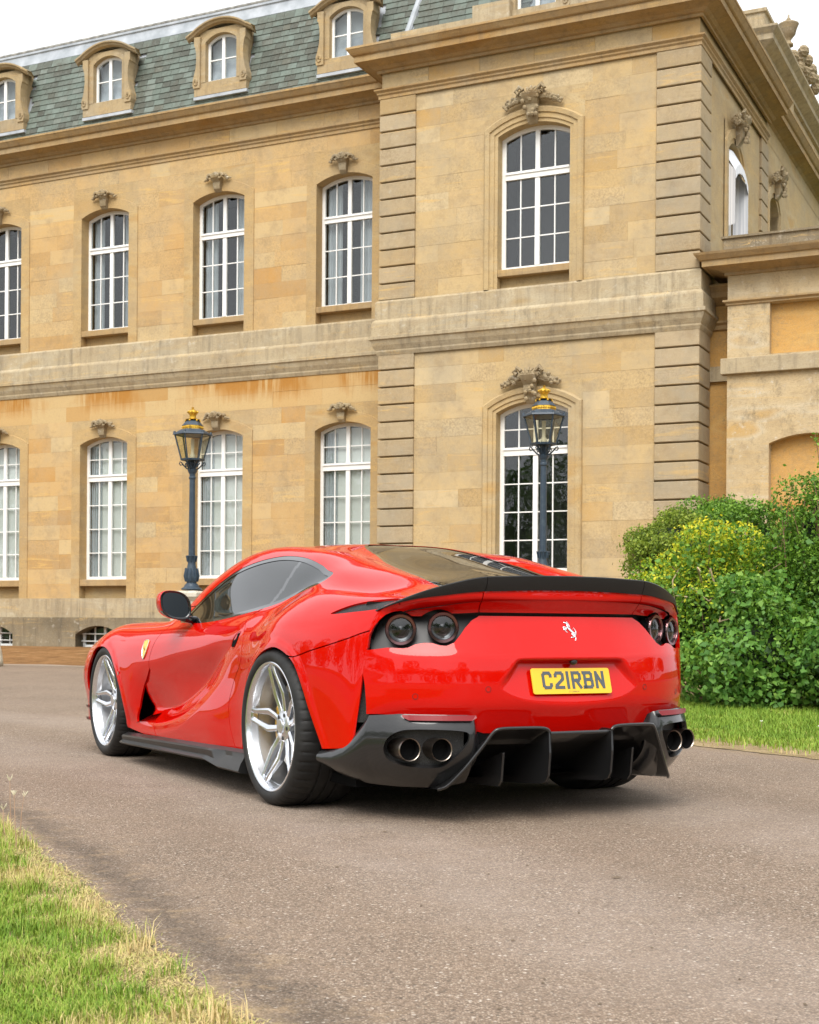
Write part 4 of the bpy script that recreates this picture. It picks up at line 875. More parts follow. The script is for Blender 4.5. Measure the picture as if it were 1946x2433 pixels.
def hex_frustum(mb, r0, r1, z0, z1, a0, cap=True):
    A, B = hexa(r0, r1, z0, z1, a0); mb.add(A + B, [(i, (i + 1) % 6, 6 + (i + 1) % 6, 6 + i) for i in range(6)] + ([tuple(range(6)), tuple(range(11, 5, -1))] if cap else []))
def lamp_standard(x, y, z, rot, label):
    L_ = empty('lamp_standard', (x, y, z)); tag(L_, label, 'lamp', 'lamp standards before the house')
    b = MB(); b.lathe([(.0, 0), (.215, 0), (.225, .02), (.21, .04), (.17, .06), (.15, .10), (.115, .14), (.10, .16), (.0, .16)], 24); auto_smooth(b.build('base', M['iron'], L_), 40)
    v = MB(); v.lathe([(.10, .15), (.125, .20), (.135, .28), (.125, .36), (.10, .46), (.085, .56), (.082, .64), (.095, .70), (.112, .725), (.10, .735), (.075, .73)], 24)
    for i in range(8):
        a = 2 * math.pi * i / 8; c, s = math.cos(a), math.sin(a)
        v.tube([(c * .12, s * .12, .18), (c * .142, s * .142, .30), (c * .125, s * .125, .42), (c * .138, s * .138, .47)], [.024, .034, .026, .008], 6)
        v.tube([(c * .09, s * .09, .60), (c * .10, s * .10, .69), (c * .122, s * .122, .735)], [.016, .022, .008], 5)
    auto_smooth(v.build('leaf_vase', M['iron'], L_), 50)
    sh = MB(); n = 12; pr = [(.072, .73), (.068, 1.4), (.060, 2.36), (.075, 2.38), (.075, 2.41), (.062, 2.43), (.066, 2.48), (.10, 2.54), (.105, 2.57), (.05, 2.59)]
    sh.lathe(pr, 12); o = sh.build('post', M['iron'], L_); auto_smooth(o, 20)
    sc = MB()
    for i in range(6):
        a = rot + math.pi / 3 * i; c, s = math.cos(a), math.sin(a)
        sc.tube([(c * r, s * r, zz) for r, zz in ((.06, 2.56), (.13, 2.60), (.19, 2.66), (.235, 2.72), (.265, 2.73), (.275, 2.69), (.25, 2.655), (.22, 2.665), (.215, 2.70), (.235, 2.71))], [.016, .016, .014, .013, .012, .012, .011, .010, .009, .007], 6)
        sc.tube([(c * r, s * r, zz) for r, zz in ((.05, 2.60), (.075, 2.68), (.12, 2.74), (.16, 2.775))], [.02, .026, .02, .014], 6)
    sc.tube([(0, 0, 2.56), (0, 0, 2.78)], .035, 8); auto_smooth(sc.build('scroll_brackets', M['iron'], L_), 60)
    a0 = rot; zb, zt, rb, rt = 2.78, 3.31, .235, .375
    fr = MB(); hex_frustum(fr, rb + .015, rb + .025, zb - .02, zb + .02, a0); 
    A, B = hexa(rb, rt, zb, zt, a0)
    for p, q in zip(A, B): fr.tube([p, q], .017, 6)
    for i in range(6): fr.tube([B[i], B[(i + 1) % 6]], .017, 6); fr.tube([A[i], A[(i + 1) % 6]], .014, 6)
    fr.build('lantern_frame', M['iron'], L_)
    for i in range(6): MB().add([A[i], A[(i + 1) % 6], B[(i + 1) % 6], B[i]], [(0, 1, 2, 3)]).build('lantern_pane', M['lglass'], L_, fixn=False)
    cp_ = MB(); cp_.lathe([(.05, zb), (.055, zb + .10), (.035, zb + .14), (.035, zb + .42), (.045, zb + .44), (0, zb + .45)], 14); auto_smooth(cp_.build('lamp_chimney', M['candle'], L_), 40)
    rf = MB(); hex_frustum(rf, .425, .415, zt - .005, zt + .025, a0); hex_frustum(rf, .39, .25, zt + .025, zt + .115, a0)
    for i in range(6):
        a = a0 + math.pi / 3 * i; rf.lathe([(0, zt + .02), (.030, zt + .02), (.024, zt + .07), (0, zt + .075)], 6, (.385 * math.cos(a), .385 * math.sin(a)))
    hex_frustum(rf, .235, .225, zt + .195, zt + .21, a0); hex_frustum(rf, .215, .155, zt + .21, zt + .285, a0); hex_frustum(rf, .15, .12, zt + .285, zt + .32, a0)
    rf.build('lantern_roof', M['iron'], L_)
    gb = MB(); hex_frustum(gb, .228, .222, zt + .118, zt + .192, a0, False)
    for i in range(6):
        A2, B2 = hexa(.226, .222, zt + .12, zt + .19, a0)
        for k in range(5):
            f_ = (k + .5) / 5; px2 = [A2[i][j] + (A2[(i + 1) % 6][j] - A2[i][j]) * f_ for j in range(3)]; blob(gb, (px2[0], px2[1], zt + .155), (.02, .02, .03), 6, 4)
    gb.build('gilt_frieze', M['gold'], L_)
    gt = MB(); gt.lathe([(.15, zt + .318), (.16, zt + .33), (.10, zt + .345), (.075, zt + .36), (.07, zt + .42), (.085, zt + .44), (.105, zt + .47), (.10, zt + .50), (.08, zt + .525), (.05, zt + .54), (.02, zt + .56), (.03, zt + .59), (.0, zt + .60)], 16)
    for i in range(6):
        a = a0 + math.pi / 3 * i; blob(gt, (.15 * math.cos(a), .15 * math.sin(a), zt + .30), (.022, .022, .03), 6, 4)
    for i in range(8):
        a = 2 * math.pi * i / 8; blob(gt, (.10 * math.cos(a), .10 * math.sin(a), zt + .49), (.026, .026, .026), 6, 4)
    auto_smooth(gt.build('gilt_crown', M['gold'], L_), 50)
    L_.scale = (.815,) * 3
def pier(x, y, h, rz, lab):
    p = empty('stone_pier', (x, y, 0), rz); tag(p, lab, 'pier')
    MB().box(-.26, .26, -.26, .26, .16, h - .18).build('shaft', M['pale'], p)
    o = MB().box(-.31, .31, -.31, .31, -.02, .16).build('plinth', M['pale'], p); bevel(o, .02, 2)
    MB().sweep([(.26, .26), (-.26, .26), (-.26, -.26), (.26, -.26), (.26, .26)], [(0, h - .20), (.02, h - .18), (.05, h - .14), (.07, h - .12), (.07, h - .06), (.05, h - .03), (-.24, h)], False).build('cap', M['pale'], p)
M['pale'] = stone_mat('pale_pier_stone', (.50, .46, .37), (.55, .51, .42), (.60, .57, .49), random=False, grey=.3, lich=.5)
pier(-3.80, 24.7, 1.44, HA, 'pale stone pier carrying the left lamp standard'); lamp_standard(-3.80, 24.7, 1.442, R(12), 'navy iron lamp standard with gilt crown in front of the range')
pier(2.07, 22.1, 1.42, HA, 'pale stone pier carrying the right lamp standard'); lamp_standard(2.07, 22.1, 1.422, R(-8), 'navy iron lamp standard with gilt crown before the pavilion window')
bo = MB().lathe([(0, 0), (.17, 0), (.165, .12), (.14, .28), (.115, .38), (.07, .44), (0, .46)], 18).build('stone_bollard', M['pale'], None, True); bo.location = (-8.10, 27.7, 0); tag(bo, 'small weathered stone bollard at the left edge by the bank', 'bollard')
# ================================================================== the car (u forward, v left, w up)
def nsp(t, Y, tq):
    """natural cubic spline through (t, Y[..]) evaluated at tq (Y first axis = knots)"""
    t = np.asarray(t, float); Y = np.asarray(Y, float); n = len(t); h = np.diff(t)
    A = np.zeros((n, n)); A[0, 0] = A[-1, -1] = 1; B = np.zeros_like(Y)
    for i in range(1, n - 1):
        A[i, i - 1] = h[i - 1]; A[i, i] = 2 * (h[i - 1] + h[i]); A[i, i + 1] = h[i]
        B[i] = 3 * ((Y[i + 1] - Y[i]) / h[i] - (Y[i] - Y[i - 1]) / h[i - 1])
    c = np.linalg.solve(A, B.reshape(n, -1)).reshape(Y.shape)
    k = np.clip(np.searchsorted(t, tq, side='right') - 1, 0, n - 2); d = np.asarray(tq) - t[k]
    sh = (slice(None),) + (None,) * (Y.ndim - 1); d = d[sh]; hk = h[k][sh]
    return Y[k] + d * ((Y[k + 1] - Y[k]) / hk - hk * (2 * c[k] + c[k + 1]) / 3) + d * d * c[k] + d ** 3 * (c[k + 1] - c[k]) / (3 * hk)
def lin(x, pts):
    p = np.array(pts, float); return np.interp(x, p[:, 0], p[:, 1])
def smc(x, pts):
    """smooth curve through points (natural spline, clamped outside)"""
    p = np.array(pts, float); x = np.clip(x, p[0, 0], p[-1, 0]); return nsp(p[:, 0], p[:, 1], np.atleast_1d(x)).reshape(np.shape(x))
STN = [
 # each station: 10 rows of (u, v, w) from the centre line over the shoulder to the sill
 [(-.985,0,.995),(-.962,.38,.985),(-.925,.52,.972),(-.868,.64,.952),(-.805,.72,.93),(-.742,.783,.895),(-.714,.818,.82),(-.703,.836,.71),(-.685,.852,.52),(-.655,.862,.335)],
 (-.62,[(0,1.006),(.385,.992),(.52,.99),(.65,.972),(.745,.952),(.81,.922),(.86,.84),(.88,.71),(.886,.5),(.886,.31)]),
 (-.40,[(0,1.054),(.383,1.039),(.52,1.052),(.655,1.026),(.755,.977),(.832,.945),(.91,.85),(.944,.70),(.942,.5),(.925,.29)]),
 (-.20,[(0,1.100),(.389,1.085),(.525,1.103),(.66,1.070),(.757,1.0),(.843,.957),(.936,.855),(.972,.70),(.968,.5),(.95,.27)]),
 (0.,[(0,1.146),(.385,1.131),(.53,1.142),(.66,1.102),(.750,1.015),(.836,.953),(.942,.850),(.983,.70),(.98,.5),(.965,.25)]),
 (.25,[(0,1.202),(.345,1.189),(.52,1.190),(.662,1.140),(.778,.957),(.836,.902),(.918,.812),(.956,.68),(.952,.48),(.945,.23)]),
 (.50,[(0,1.246),(.31,1.237),(.50,1.222),(.656,1.165),(.807,.920),(.868,.855),(.910,.755),(.922,.62),(.925,.45),(.918,.21)]),
 (.80,[(0,1.263),(.31,1.256),(.50,1.241),(.656,1.178),(.825,.887),(.876,.815),(.905,.715),(.908,.56),(.926,.40),(.918,.20)]),
 (1.10,[(0,1.262),(.31,1.254),(.505,1.232),(.665,1.165),(.830,.862),(.88,.79),(.905,.69),(.905,.55),(.928,.37),(.918,.19)]),
 (1.40,[(0,1.222),(.33,1.208),(.53,1.174),(.69,1.102),(.826,.848),(.878,.785),(.908,.69),(.91,.55),(.930,.36),(.918,.18)]),
 (1.70,[(0,1.115),(.38,1.095),(.59,1.045),(.738,.972),(.815,.845),(.878,.785),(.916,.69),(.925,.55),(.930,.37),(.916,.18)]),
 (2.0,[(0,.93),(.42,.92),(.62,.885),(.745,.856),(.822,.830),(.89,.775),(.932,.69),(.946,.55),(.930,.36),(.908,.18)]),
 (2.3,[(0,.895),(.40,.875),(.60,.855),(.74,.845),(.832,.822),(.908,.765),(.952,.68),(.966,.55),(.950,.36),(.918,.2)]),
 (2.6,[(0,.86),(.38,.84),(.58,.83),(.73,.832),(.832,.824),(.92,.765),(.966,.67),(.98,.55),(.97,.38),(.95,.22)]),
 (2.85,[(0,.82),(.38,.80),(.58,.80),(.73,.815),(.838,.812),(.928,.757),(.972,.667),(.975,.53),(.965,.38),(.95,.22)]),
 (3.15,[(0,.76),(.37,.745),(.56,.745),(.70,.76),(.815,.753),(.902,.708),(.945,.625),(.958,.51),(.94,.36),(.93,.2)]),
 (3.4,[(0,.68),(.36,.665),(.54,.66),(.67,.658),(.765,.648),(.83,.61),(.868,.545),(.888,.46),(.87,.33),(.86,.18)]),
 [(3.60,0,.58),(3.56,.34,.57),(3.5,.5,.56),(3.46,.60,.55),(3.43,.67,.53),(3.40,.72,.5),(3.38,.76,.46),(3.37,.79,.40),(3.36,.80,.3),(3.35,.80,.16)],
 [(3.66,0,.36),(3.63,.32,.35),(3.57,.48,.34),(3.52,.58,.33),(3.48,.65,.32),(3.45,.7,.3),(3.43,.73,.28),(3.42,.75,.25),(3.41,.76,.2),(3.40,.76,.12)]]
NET = np.array([[(s[0], *q) for q in s[1]] if isinstance(s, tuple) else s for s in STN])      # stations x rows x 3
def chord(P):   # averaged chord length parameter along axis 0
    d = np.linalg.norm(np.diff(P, axis=0), axis=2).mean(axis=1); return np.concatenate([[0], np.cumsum(d)])
TI = chord(NET); TJ = chord(NET.transpose(1, 0, 2))
def sculpt(P, lips=True):
    """door scallop, arch lips and other side features pressed into the flank"""
    u, v, w = P[..., 0], P[..., 1], P[..., 2]
    side = ss(v, .70, .84)
    wc = smc(u, CHAN); we = smc(u, EDGE); wr = smc(u, RIDGE); D = smc(u, DEPTH)
    up = np.clip(1 - (w - wc) / np.maximum(we - wc, .02), None, 1)
    a = np.where(w >= wc, np.clip(up, 0, 1) ** 1.0, np.clip((w - wr) / np.maximum(wc - wr, .02), 0, 1))
    # rounded valley and crest
    a = a * a * (3 - 2 * a) * .35 + a * .65
    P = P.copy(); P[..., 1] = v - side * D * a
    # lower blade stands a little proud under the valley
    bl = ss(w, wr + .02, wr - .06) * ss(u, .55, .95) * ss(u, 2.5, 2.2); P[..., 1] += side * .012 * bl
    for c_ in ARCL if lips else ():
        A = np.array(c_); q = P.reshape(-1, 3); d = np.full(len(q), 9.)
        for (x0_, y0_), (x1_, y1_) in zip(A[:-1], A[1:]):
            ex, ey = x1_ - x0_, y1_ - y0_; t = np.clip(((q[:, 0] - x0_) * ex + (q[:, 2] - y0_) * ey) / (ex * ex + ey * ey), 0, 1); d = np.minimum(d, np.hypot(q[:, 0] - x0_ - t * ex, q[:, 2] - y0_ - t * ey))
        P[..., 1] += (side.ravel() * .007 * ss(d, .052, .016)).reshape(side.shape)
    return P
ARCL = [[(.432, .24), (.432, .335), (.405, .46), (.345, .555), (.24, .635), (.12, .690), (0, .722), (-.09, .727), (-.19, .700), (-.272, .650), (-.332, .561), (-.373, .474), (-.415, .389), (-.47, .28)],
 [(2.345, .243), (2.339, .334), (2.37, .42), (2.418, .50), (2.475, .572), (2.56, .637), (2.68, .680), (2.79, .688), (2.90, .675), (2.98, .645), (3.06, .59), (3.12, .52), (3.15, .43)]]
CHAN = [(.45, .80), (.62, .745), (.85, .66), (1.10, .55), (1.35, .445), (1.6, .375), (1.85, .345), (2.3, .34)]
EDGE = [(.45, .90), (.62, .79), (.85, .755), (1.10, .715), (1.35, .685), (1.6, .655), (1.85, .62), (2.3, .60)]
RIDGE = [(.45, .70), (.62, .66), (.85, .545), (1.10, .42), (1.35, .325), (1.6, .275), (1.85, .25), (2.3, .24)]
DEPTH = [(.45, 0.), (.62, .004), (.85, .024), (1.10, .050), (1.35, .068), (1.6, .078), (1.85, .080), (2.06, .05), (2.22, 0.), (2.4, 0.)]
def loft(nu, nv, t0=0., t1=1., s0=0., s1=1.):
    ti = np.linspace(TI[0] + (TI[-1] - TI[0]) * t0, TI[0] + (TI[-1] - TI[0]) * t1, nu); tj = np.linspace(TJ[0] + (TJ[-1] - TJ[0]) * s0, TJ[0] + (TJ[-1] - TJ[0]) * s1, nv)
    G = nsp(TI, NET, ti); G = nsp(TJ, G.transpose(1, 0, 2), tj).transpose(1, 0, 2)
    G[:, 0, 1] = 0.
    return G
# ---- rear fascia as a height field over (v, w)
FP = [(0, 1.022), (.2, 1.012), (.4, .980), (.557, .928), (.684, .850), (.78, .770), (.87, .675)]
FQ = [(.28, -.07), (.34, -.052), (.40, -.030), (.45, -.012), (.49, .004), (.52, .010), (.58, .013), (.64, .011), (.69, .004), (.708, 0.), (.722, -.008), (.80, -.043), (.885, -.082), (.945, -.040), (.98, -.042), (1.01, -.04)]
_te = np.linspace(0, 1, 160); EDGE0 = nsp(TJ, NET[0], TJ[0] + (TJ[-1] - TJ[0]) * _te)          # tail edge u,v,w
PK = [(-.395, .545), (-.30, .665), (-.25, .690), (.25, .690), (.30, .665), (.395, .545)]
def fbase(v, w):
    v = np.abs(v); q = sum(lin(w + d, FQ) for d in (-.012, -.006, 0, .006, .012)) / 5
    return smc(v, FP) + q
def fdepth(v, w):
    """distance behind the rear axle of the fascia skin"""
    d = fbase(v, w); m = -EDGE0[:, 0] - fbase(EDGE0[:, 1], EDGE0[:, 2])
    sh = d.shape; vv, ww = np.abs(v).ravel(), w.ravel(); o = d.ravel().copy()
    for a in range(0, len(vv), 20000):
        s = slice(a, a + 20000)
        D = np.hypot(vv[s, None] - EDGE0[None, :, 1], ww[s, None] - EDGE0[None, :, 2]); dm = D.min(1); wt = 1 / (D + .006) ** 4
        o[s] += (wt @ m) / wt.sum(1) * (1 - ss(dm, 0, .10))
    d = o.reshape(sh)
    # number plate pocket: flat sloping floor, steep top and flanks, fading out below
    floor = 1.010 - (w - .543) * .287
    hw = lin(w, [(.50, .42), (.545, .395), (.665, .295), (.70, .27)])
    s_ = ss(hw - np.abs(v), -.002, .045) * ss(w, .694, .672) * ss(w, .47, .56)
    return d + np.minimum(floor - d, 0) * s_
# ---- mesh cutting along implicit curves
def sdf_poly(poly):
    """signed distance to a closed polygon (negative inside), for arrays x, y"""
    A = np.array(poly, float); B = np.roll(A, -1, axis=0)
    def f(x, y):
        d = np.full(x.shape, 1e9); ins = np.zeros(x.shape, bool)
        for (x0, y0), (x1, y1) in zip(A, B):
            ex, ey = x1 - x0, y1 - y0; L2 = max(ex * ex + ey * ey, 1e-12)
            t = np.clip(((x - x0) * ex + (y - y0) * ey) / L2, 0, 1); d = np.minimum(d, np.hypot(x - x0 - t * ex, y - y0 - t * ey))
            c = ((y0 > y) != (y1 > y)); ins ^= c & (x < ex * (y - y0) / (ey if abs(ey) > 1e-12 else 1e-12) + x0)
        return np.where(ins, -d, d)
    return f
def smooth_poly(pts, n=6, closed=True):
    """Catmull-Rom resampling"""
    P = np.array(pts, float); N = len(P); out = []
    for i in range(N if closed else N - 1):
        p0, p1, p2, p3 = (P[(i + k - 1) % N] if closed else P[min(max(i + k - 1, 0), N - 1)] for k in range(4))
        for t in np.linspace(0, 1, n, endpoint=False):
            out.append(.5 * (2 * p1 + (p2 - p0) * t + (2 * p0 - 5 * p1 + 4 * p2 - p3) * t * t + (3 * p1 - p0 - 3 * p2 + p3) * t ** 3))
    if not closed: out.append(P[-1])
    return np.array(out)
def grid_bm(G):
    nu, nv = G.shape[:2]; bm = bmesh.new(); vs = [bm.verts.new(p) for p in G.reshape(-1, 3).tolist()]
    for i in range(nu - 1):
        for j in range(nv - 1):
            a = i * nv + j; bm.faces.new((vs[a], vs[a + nv], vs[a + nv + 1], vs[a + 1]))
    bm.verts.index_update(); return bm
def cut(bm, g):
    bm.verts.index_update(); bm.verts.ensure_lookup_table()
    co = np.array([v.co[:] for v in bm.verts]); val = g(co); val = np.where(np.abs(val) < 2e-4, 0., val)
    zero = {bm.verts[i] for i in np.where(val == 0)[0]}
    ed = [e for e in bm.edges if val[e.verts[0].index] * val[e.verts[1].index] < 0]
    new = {}
    faces = set()
    for e in ed:
        a, b = e.verts; va, vb = val[a.index], val[b.index]; faces.update(e.link_faces)
        _, nv = bmesh.utils.edge_split(e, a, va / (va - vb)); new[nv] = 1
    zero |= set(new)
    bm.verts.index_update()
    for f in list(faces):
        vs = [v for v in f.verts if v in zero]
        if len(vs) == 2:
            a, b = vs; L_ = len(f.verts); ia, ib = list(f.verts).index(a), list(f.verts).index(b)
            if abs(ia - ib) in (1, L_ - 1): continue
            try: bmesh.utils.face_split(f, a, b)
            except ValueError: pass
def select(bm, g, tol=0.):
    bm.faces.ensure_lookup_table(); c = np.array([f.calc_center_median()[:] for f in bm.faces]); m = g(c) < tol
    return [f for f, k in zip(bm.faces, m) if k]
def extract(bm, faces):
    idx = {}; V = []; F = []
    for f in faces:
        q = []
        for v in f.verts:
            if v not in idx: idx[v] = len(V); V.append(v.co[:])
            q.append(idx[v])
        F.append(q)
    return np.array(V), F
def with_flange(V, F, depth=.014, skip_center=True, keep=None):
    """turn the free edges inwards so that sheets show thickness at every opening"""
    me = bpy.data.meshes.new('t'); me.from_pydata(V.tolist(), [], F); me.update()
    N = np.array([v.normal[:] for v in me.vertices]); cnt = {}
    for f in F:
        for a, b in zip(f, f[1:] + f[:1]): k = (min(a, b), max(a, b)); cnt[k] = cnt.get(k, 0) + 1; 
    ed = []
    for f in F:
        for a, b in zip(f, f[1:] + f[:1]):
            if cnt[(min(a, b), max(a, b))] == 1 and not (skip_center and abs(V[a][1]) < 1e-5 and abs(V[b][1]) < 1e-5): ed.append((a, b))
    bpy.data.meshes.remove(me)
    nv = {}; V2 = [tuple(v) for v in V]; F2 = [list(f) for f in F]
    def get(a, k):
        if (a, k) not in nv: nv[(a, k)] = len(V2); V2.append(tuple(V[a] - N[a] * depth * k))
        return nv[(a, k)]
    for a, b in ed: F2.append([get(b, 0), get(a, 0), get(a, 1), get(b, 1)])
    return np.array(V2), F2
def mirrored(V, F):
    V2 = np.array(V) * [1, -1, 1]; return V2, [list(reversed(f)) for f in F]
def both(V, F):
    V2, F2 = mirrored(V, F); n = len(V)
    k = np.abs(V[:, 1]) < 1e-5
    Vo = np.concatenate([V, V2]); Fo = [list(f) for f in F] + [[(i if k[i] else i + n) for i in f] for f in F2]
    return Vo, Fo
def cpart(name, V, F, mat, parent, smooth=True):
    return link(name, mesh(name, V, F, mat, smooth), parent)
# ---- materials
def paint():
    t = NT('rosso_paint'); p = t.obj()
    fl = t.noise(p, 900, 2, .5)
    c = t.mix(t.mr(fl, .35, .65, 0, 1), (.50, .0030, .0010), (.56, .0042, .0015))
    pe = t.bump(t.noise(p, 26, 2, .4), .012, .004)
    return t.set(color=c, rough=.45, spec=.0, coat=.9, coatr=.008, coatior=1.47, coatn=pe).m
M['red'] = paint()
def carbon(name, base, rough, coat):
    t = NT(name); p = t.obj()
    ch = t.n('TexChecker'); ch.inputs['Scale'].default_value = 260; t.l(t.mapped(p, (1, 1, 1)), ch.inputs[0])
    c = t.mix(ch.outputs[1], tuple(b * .75 for b in base), tuple(b * 1.3 for b in base)); c = t.mix(t.mr(t.noise(p, 300, 2), .4, .7, 0, .5), c, tuple(b * 1.6 for b in base))
    return t.set(color=c, rough=rough, coat=coat, coatr=.025, spec=.25).m
M['carbon'] = carbon('gloss_carbon', (.010, .010, .0105), .4, 1.0)
M['carbon_m'] = carbon('satin_carbon', (.012, .012, .012), .42, .2)
M['black'] = simple('satin_black', (.012, .012, .012), .42)
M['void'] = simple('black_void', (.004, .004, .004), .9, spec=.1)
M['gblack'] = simple('gloss_black', (.008, .008, .009), .06, spec=.6, coat=.6)
tg = NT('tinted_glass'); M['cglass'] = tg.set(color=(.012, .013, .013), rough=.015, spec=.25, coat=.30, coatr=.0, coatior=1.5).m
M['cglass2'] = simple('quarter_glass_dulled', (.035, .038, .04), .12, spec=.35)  # greyed colour and dulled gloss stand in for this pane's differing reflection
t = NT('honeycomb_mesh'); M['mesh'] = t.set(color=t.mix(t.mr(t.vor(t.obj(), 165, 'Distance', 'DISTANCE_TO_EDGE'), .04, .10), (.035, .035, .035), (.003, .003, .003)), rough=.5).m
t = NT('brushed_alloy'); M['alloy'] = t.set(color=(.77, .79, .83), metal=1., rough=.24).m
M['alloy_d'] = simple('barrel_alloy', (.56, .575, .60), .36, 1.)
t = NT('tyre_rubber'); M['tyre'] = t.set(color=t.mix(t.mr(t.noise(t.obj(), 14, 5), .4, .75, 0, .6), (.012, .012, .012), (.03, .029, .027)), rough=.62, spec=.35, normal=t.bump(t.noise(t.obj(), 240, 2), .25, .002)).m
M['disc'] = simple('brake_steel', (.33, .31, .28), .38, 1.)
M['yellow'] = simple('yellow_enamel', (.85, .48, .01), .3, coat=.6)
M['ti'] = NT('burnt_titanium').set(color=(.36, .30, .25), metal=1., rough=.28).m
M['tip_in'] = simple('black_pipe_bore', (.006, .006, .006), .8, spec=.1)  # near-black lining and end disc of the short bore
M['chrome'] = simple('chrome', (.86, .86, .87), .08, 1.)
M['lamp_ring'] = simple('dark_red_chrome_ring', (.20, .105, .11), .13, 1.)
M['lens_in'] = simple('lamp_reflector', (.16, .165, .17), .25, .9)
M['refl'] = simple('red_reflector', (.20, .008, .012), .35, spec=.3)
M['plate_y'] = simple('plate_yellow', (.78, .46, .008), .35, coat=.4)
M['plate_k'] = simple('plate_character', (.05, .065, .075), .25, coat=.5)
# ---- outlines (u, w) on the flank
RARCH = [(.415, .10), (.432, .24), (.432, .335), (.405, .46), (.345, .555), (.24, .635), (.12, .690), (0, .722), (-.09, .727), (-.19, .700), (-.272, .650), (-.332, .561), (-.373, .474), (-.415, .389), (-.47, .28), (-.52, .15), (-.5, .0), (.4, .0)]
FARCH = [(2.36, .10), (2.345, .243), (2.339, .334), (2.37, .42), (2.418, .50), (2.475, .572), (2.56, .637), (2.68, .680), (2.79, .688), (2.90, .675), (2.98, .645), (3.06, .59), (3.12, .52), (3.15, .43), (3.15, .30), (3.12, .0), (2.4, .0)]
DLO = [(-.068, 1.068), (-.01, 1.018), (.172, .977), (.35, .932), (.548, .902), (.788, .874), (1.069, .850), (1.35, .837), (1.62, .838), (1.735, .845), (1.69, .875), (1.556, .945), (1.349, 1.052), (1.139, 1.124), (.908, 1.163), (.677, 1.180), (.498, 1.176), (.31, 1.157), (.123, 1.119), (.02, 1.09)]
INTAKE = [(1.921, .572), (2.0, .516), (2.059, .472), (2.112, .41), (2.149, .347), (2.189, .250), (2.12, .258), (2.039, .278), (1.96, .296), (1.89, .314), (1.925, .36), (1.95, .412), (1.945, .49)]
DOOR = [(.556, .885), (.575, .862), (.535, .815), (.512, .76), (.502, .70), (.52, .64), (.598, .564), (.64, .49), (.658, .42), (.645, .33), (.608, .247), (.56, .19), (.56, .12), (1.80, .12), (1.805, .185), (1.885, .241), (1.905, .30), (1.955, .36), (1.965, .42), (1.95, .52), (1.930, .572), (1.912, .65), (1.874, .742), (1.82, .82), (1.775, .865), (1.70, .93), (.556, .93)]
SCOOP = [(-.452, .879), (-.52, .905), (-.60, .926), (-.70, .942), (-.76, .944), (-.80, .930), (-.745, .905), (-.68, .893), (-.60, .886), (-.52, .880)]
BUMP = [(-.10, .655), (-.255, .687), (-.38, .717), (-.501, .744), (-.62, .775), (-.74, .812), (-.9, .81), (-.9, .1), (-.3, .1)]
# ---- skin of the left half
car = empty('sports_car', (.221, 6.9808, 0), R(90) + .4908)
tag(car, 'glossy red sports coupe with black boot spoiler and silver wheels parked on the drive', 'car')
G = sculpt(loft(400, 190)); bm = grid_bm(G)
fl = lambda c: (c[:, 1] > .55)
def on_flank(poly, sm=4):
    f = sdf_poly(smooth_poly(poly, sm) if sm else poly)
    return lambda c: np.where(c[:, 1] > .55, f(c[:, 0], c[:, 2]), 9.)
def drop(g, tol=0.): bmesh.ops.delete(bm, geom=select(bm, g, tol), context='FACES')
for poly in (RARCH, FARCH):
    g = on_flank(poly); cut(bm, g); drop(g)
gi = on_flank(INTAKE); cut(bm, gi); drop(gi)
gd = on_flank(DLO); cut(bm, gd)
gd2 = lambda c: gd(c) + .020; cut(bm, gd2)
GLASS = [(.62, 0), (.56, .20), (.42, .285), (.30, .318), (.20, .335), (.10, .360), (0, .384), (-.1, .388), (-.3, .388), (-.5, .378), (-.66, .365), (-.66, -.1), (.62, -.1)]
fg = sdf_poly(smooth_poly(GLASS, 5)); gg = lambda c: np.where((c[:, 2] > .95) & (c[:, 0] < .9), fg(c[:, 0], c[:, 1]), 9.); cut(bm, gg)
gg2 = lambda c: gg(c) + .016; cut(bm, gg2)
SCREEN = [(1.17, 0), (1.19, .3), (1.26, .47), (1.36, .585), (1.62, .70), (1.78, .735), (1.9, .66), (1.99, .4), (2.02, 0), (2.02, -.1), (1.17, -.1)]
fs = sdf_poly(smooth_poly(SCREEN, 5)); gs = lambda c: np.where((c[:, 2] > .86) & (c[:, 0] > 1.1), fs(c[:, 0], c[:, 1]), 9.); cut(bm, gs)
gsc = on_flank(SCOOP); cut(bm, gsc)
dd_ = .0028
gdo = on_flank(DOOR, 5)
for k in (dd_, -dd_): cut(bm, lambda c: gdo(c) + k)
gbu = on_flank(BUMP, 5)
for k in (dd_, -dd_): cut(bm, lambda c: gbu(c) + k)
# classify
bm.faces.ensure_lookup_table(); FC = np.array([f.calc_center_median()[:] for f in bm.faces]); faces = list(bm.faces)
lab = np.zeros(len(faces), int)
a_do, a_bu, a_d, a_d2, a_g, a_g2, a_s, a_sc = gdo(FC), gbu(FC), gd(FC), gd2(FC), gg(FC), gg2(FC), gs(FC), gsc(FC)
lab[a_do < 0] = 1; lab[a_bu < 0] = 2
lab[(np.abs(a_do) < dd_) | (np.abs(a_bu) < dd_)] = -1
lab[a_d < 0] = 3; lab[a_d2 < 0] = 4; lab[a_g < 0] = 5; lab[a_g2 < 0] = 6; lab[a_s < 0] = 7; lab[a_sc < 0] = 8
get = lambda k: extract(bm, [f for f, q in zip(faces, lab) if q == k])
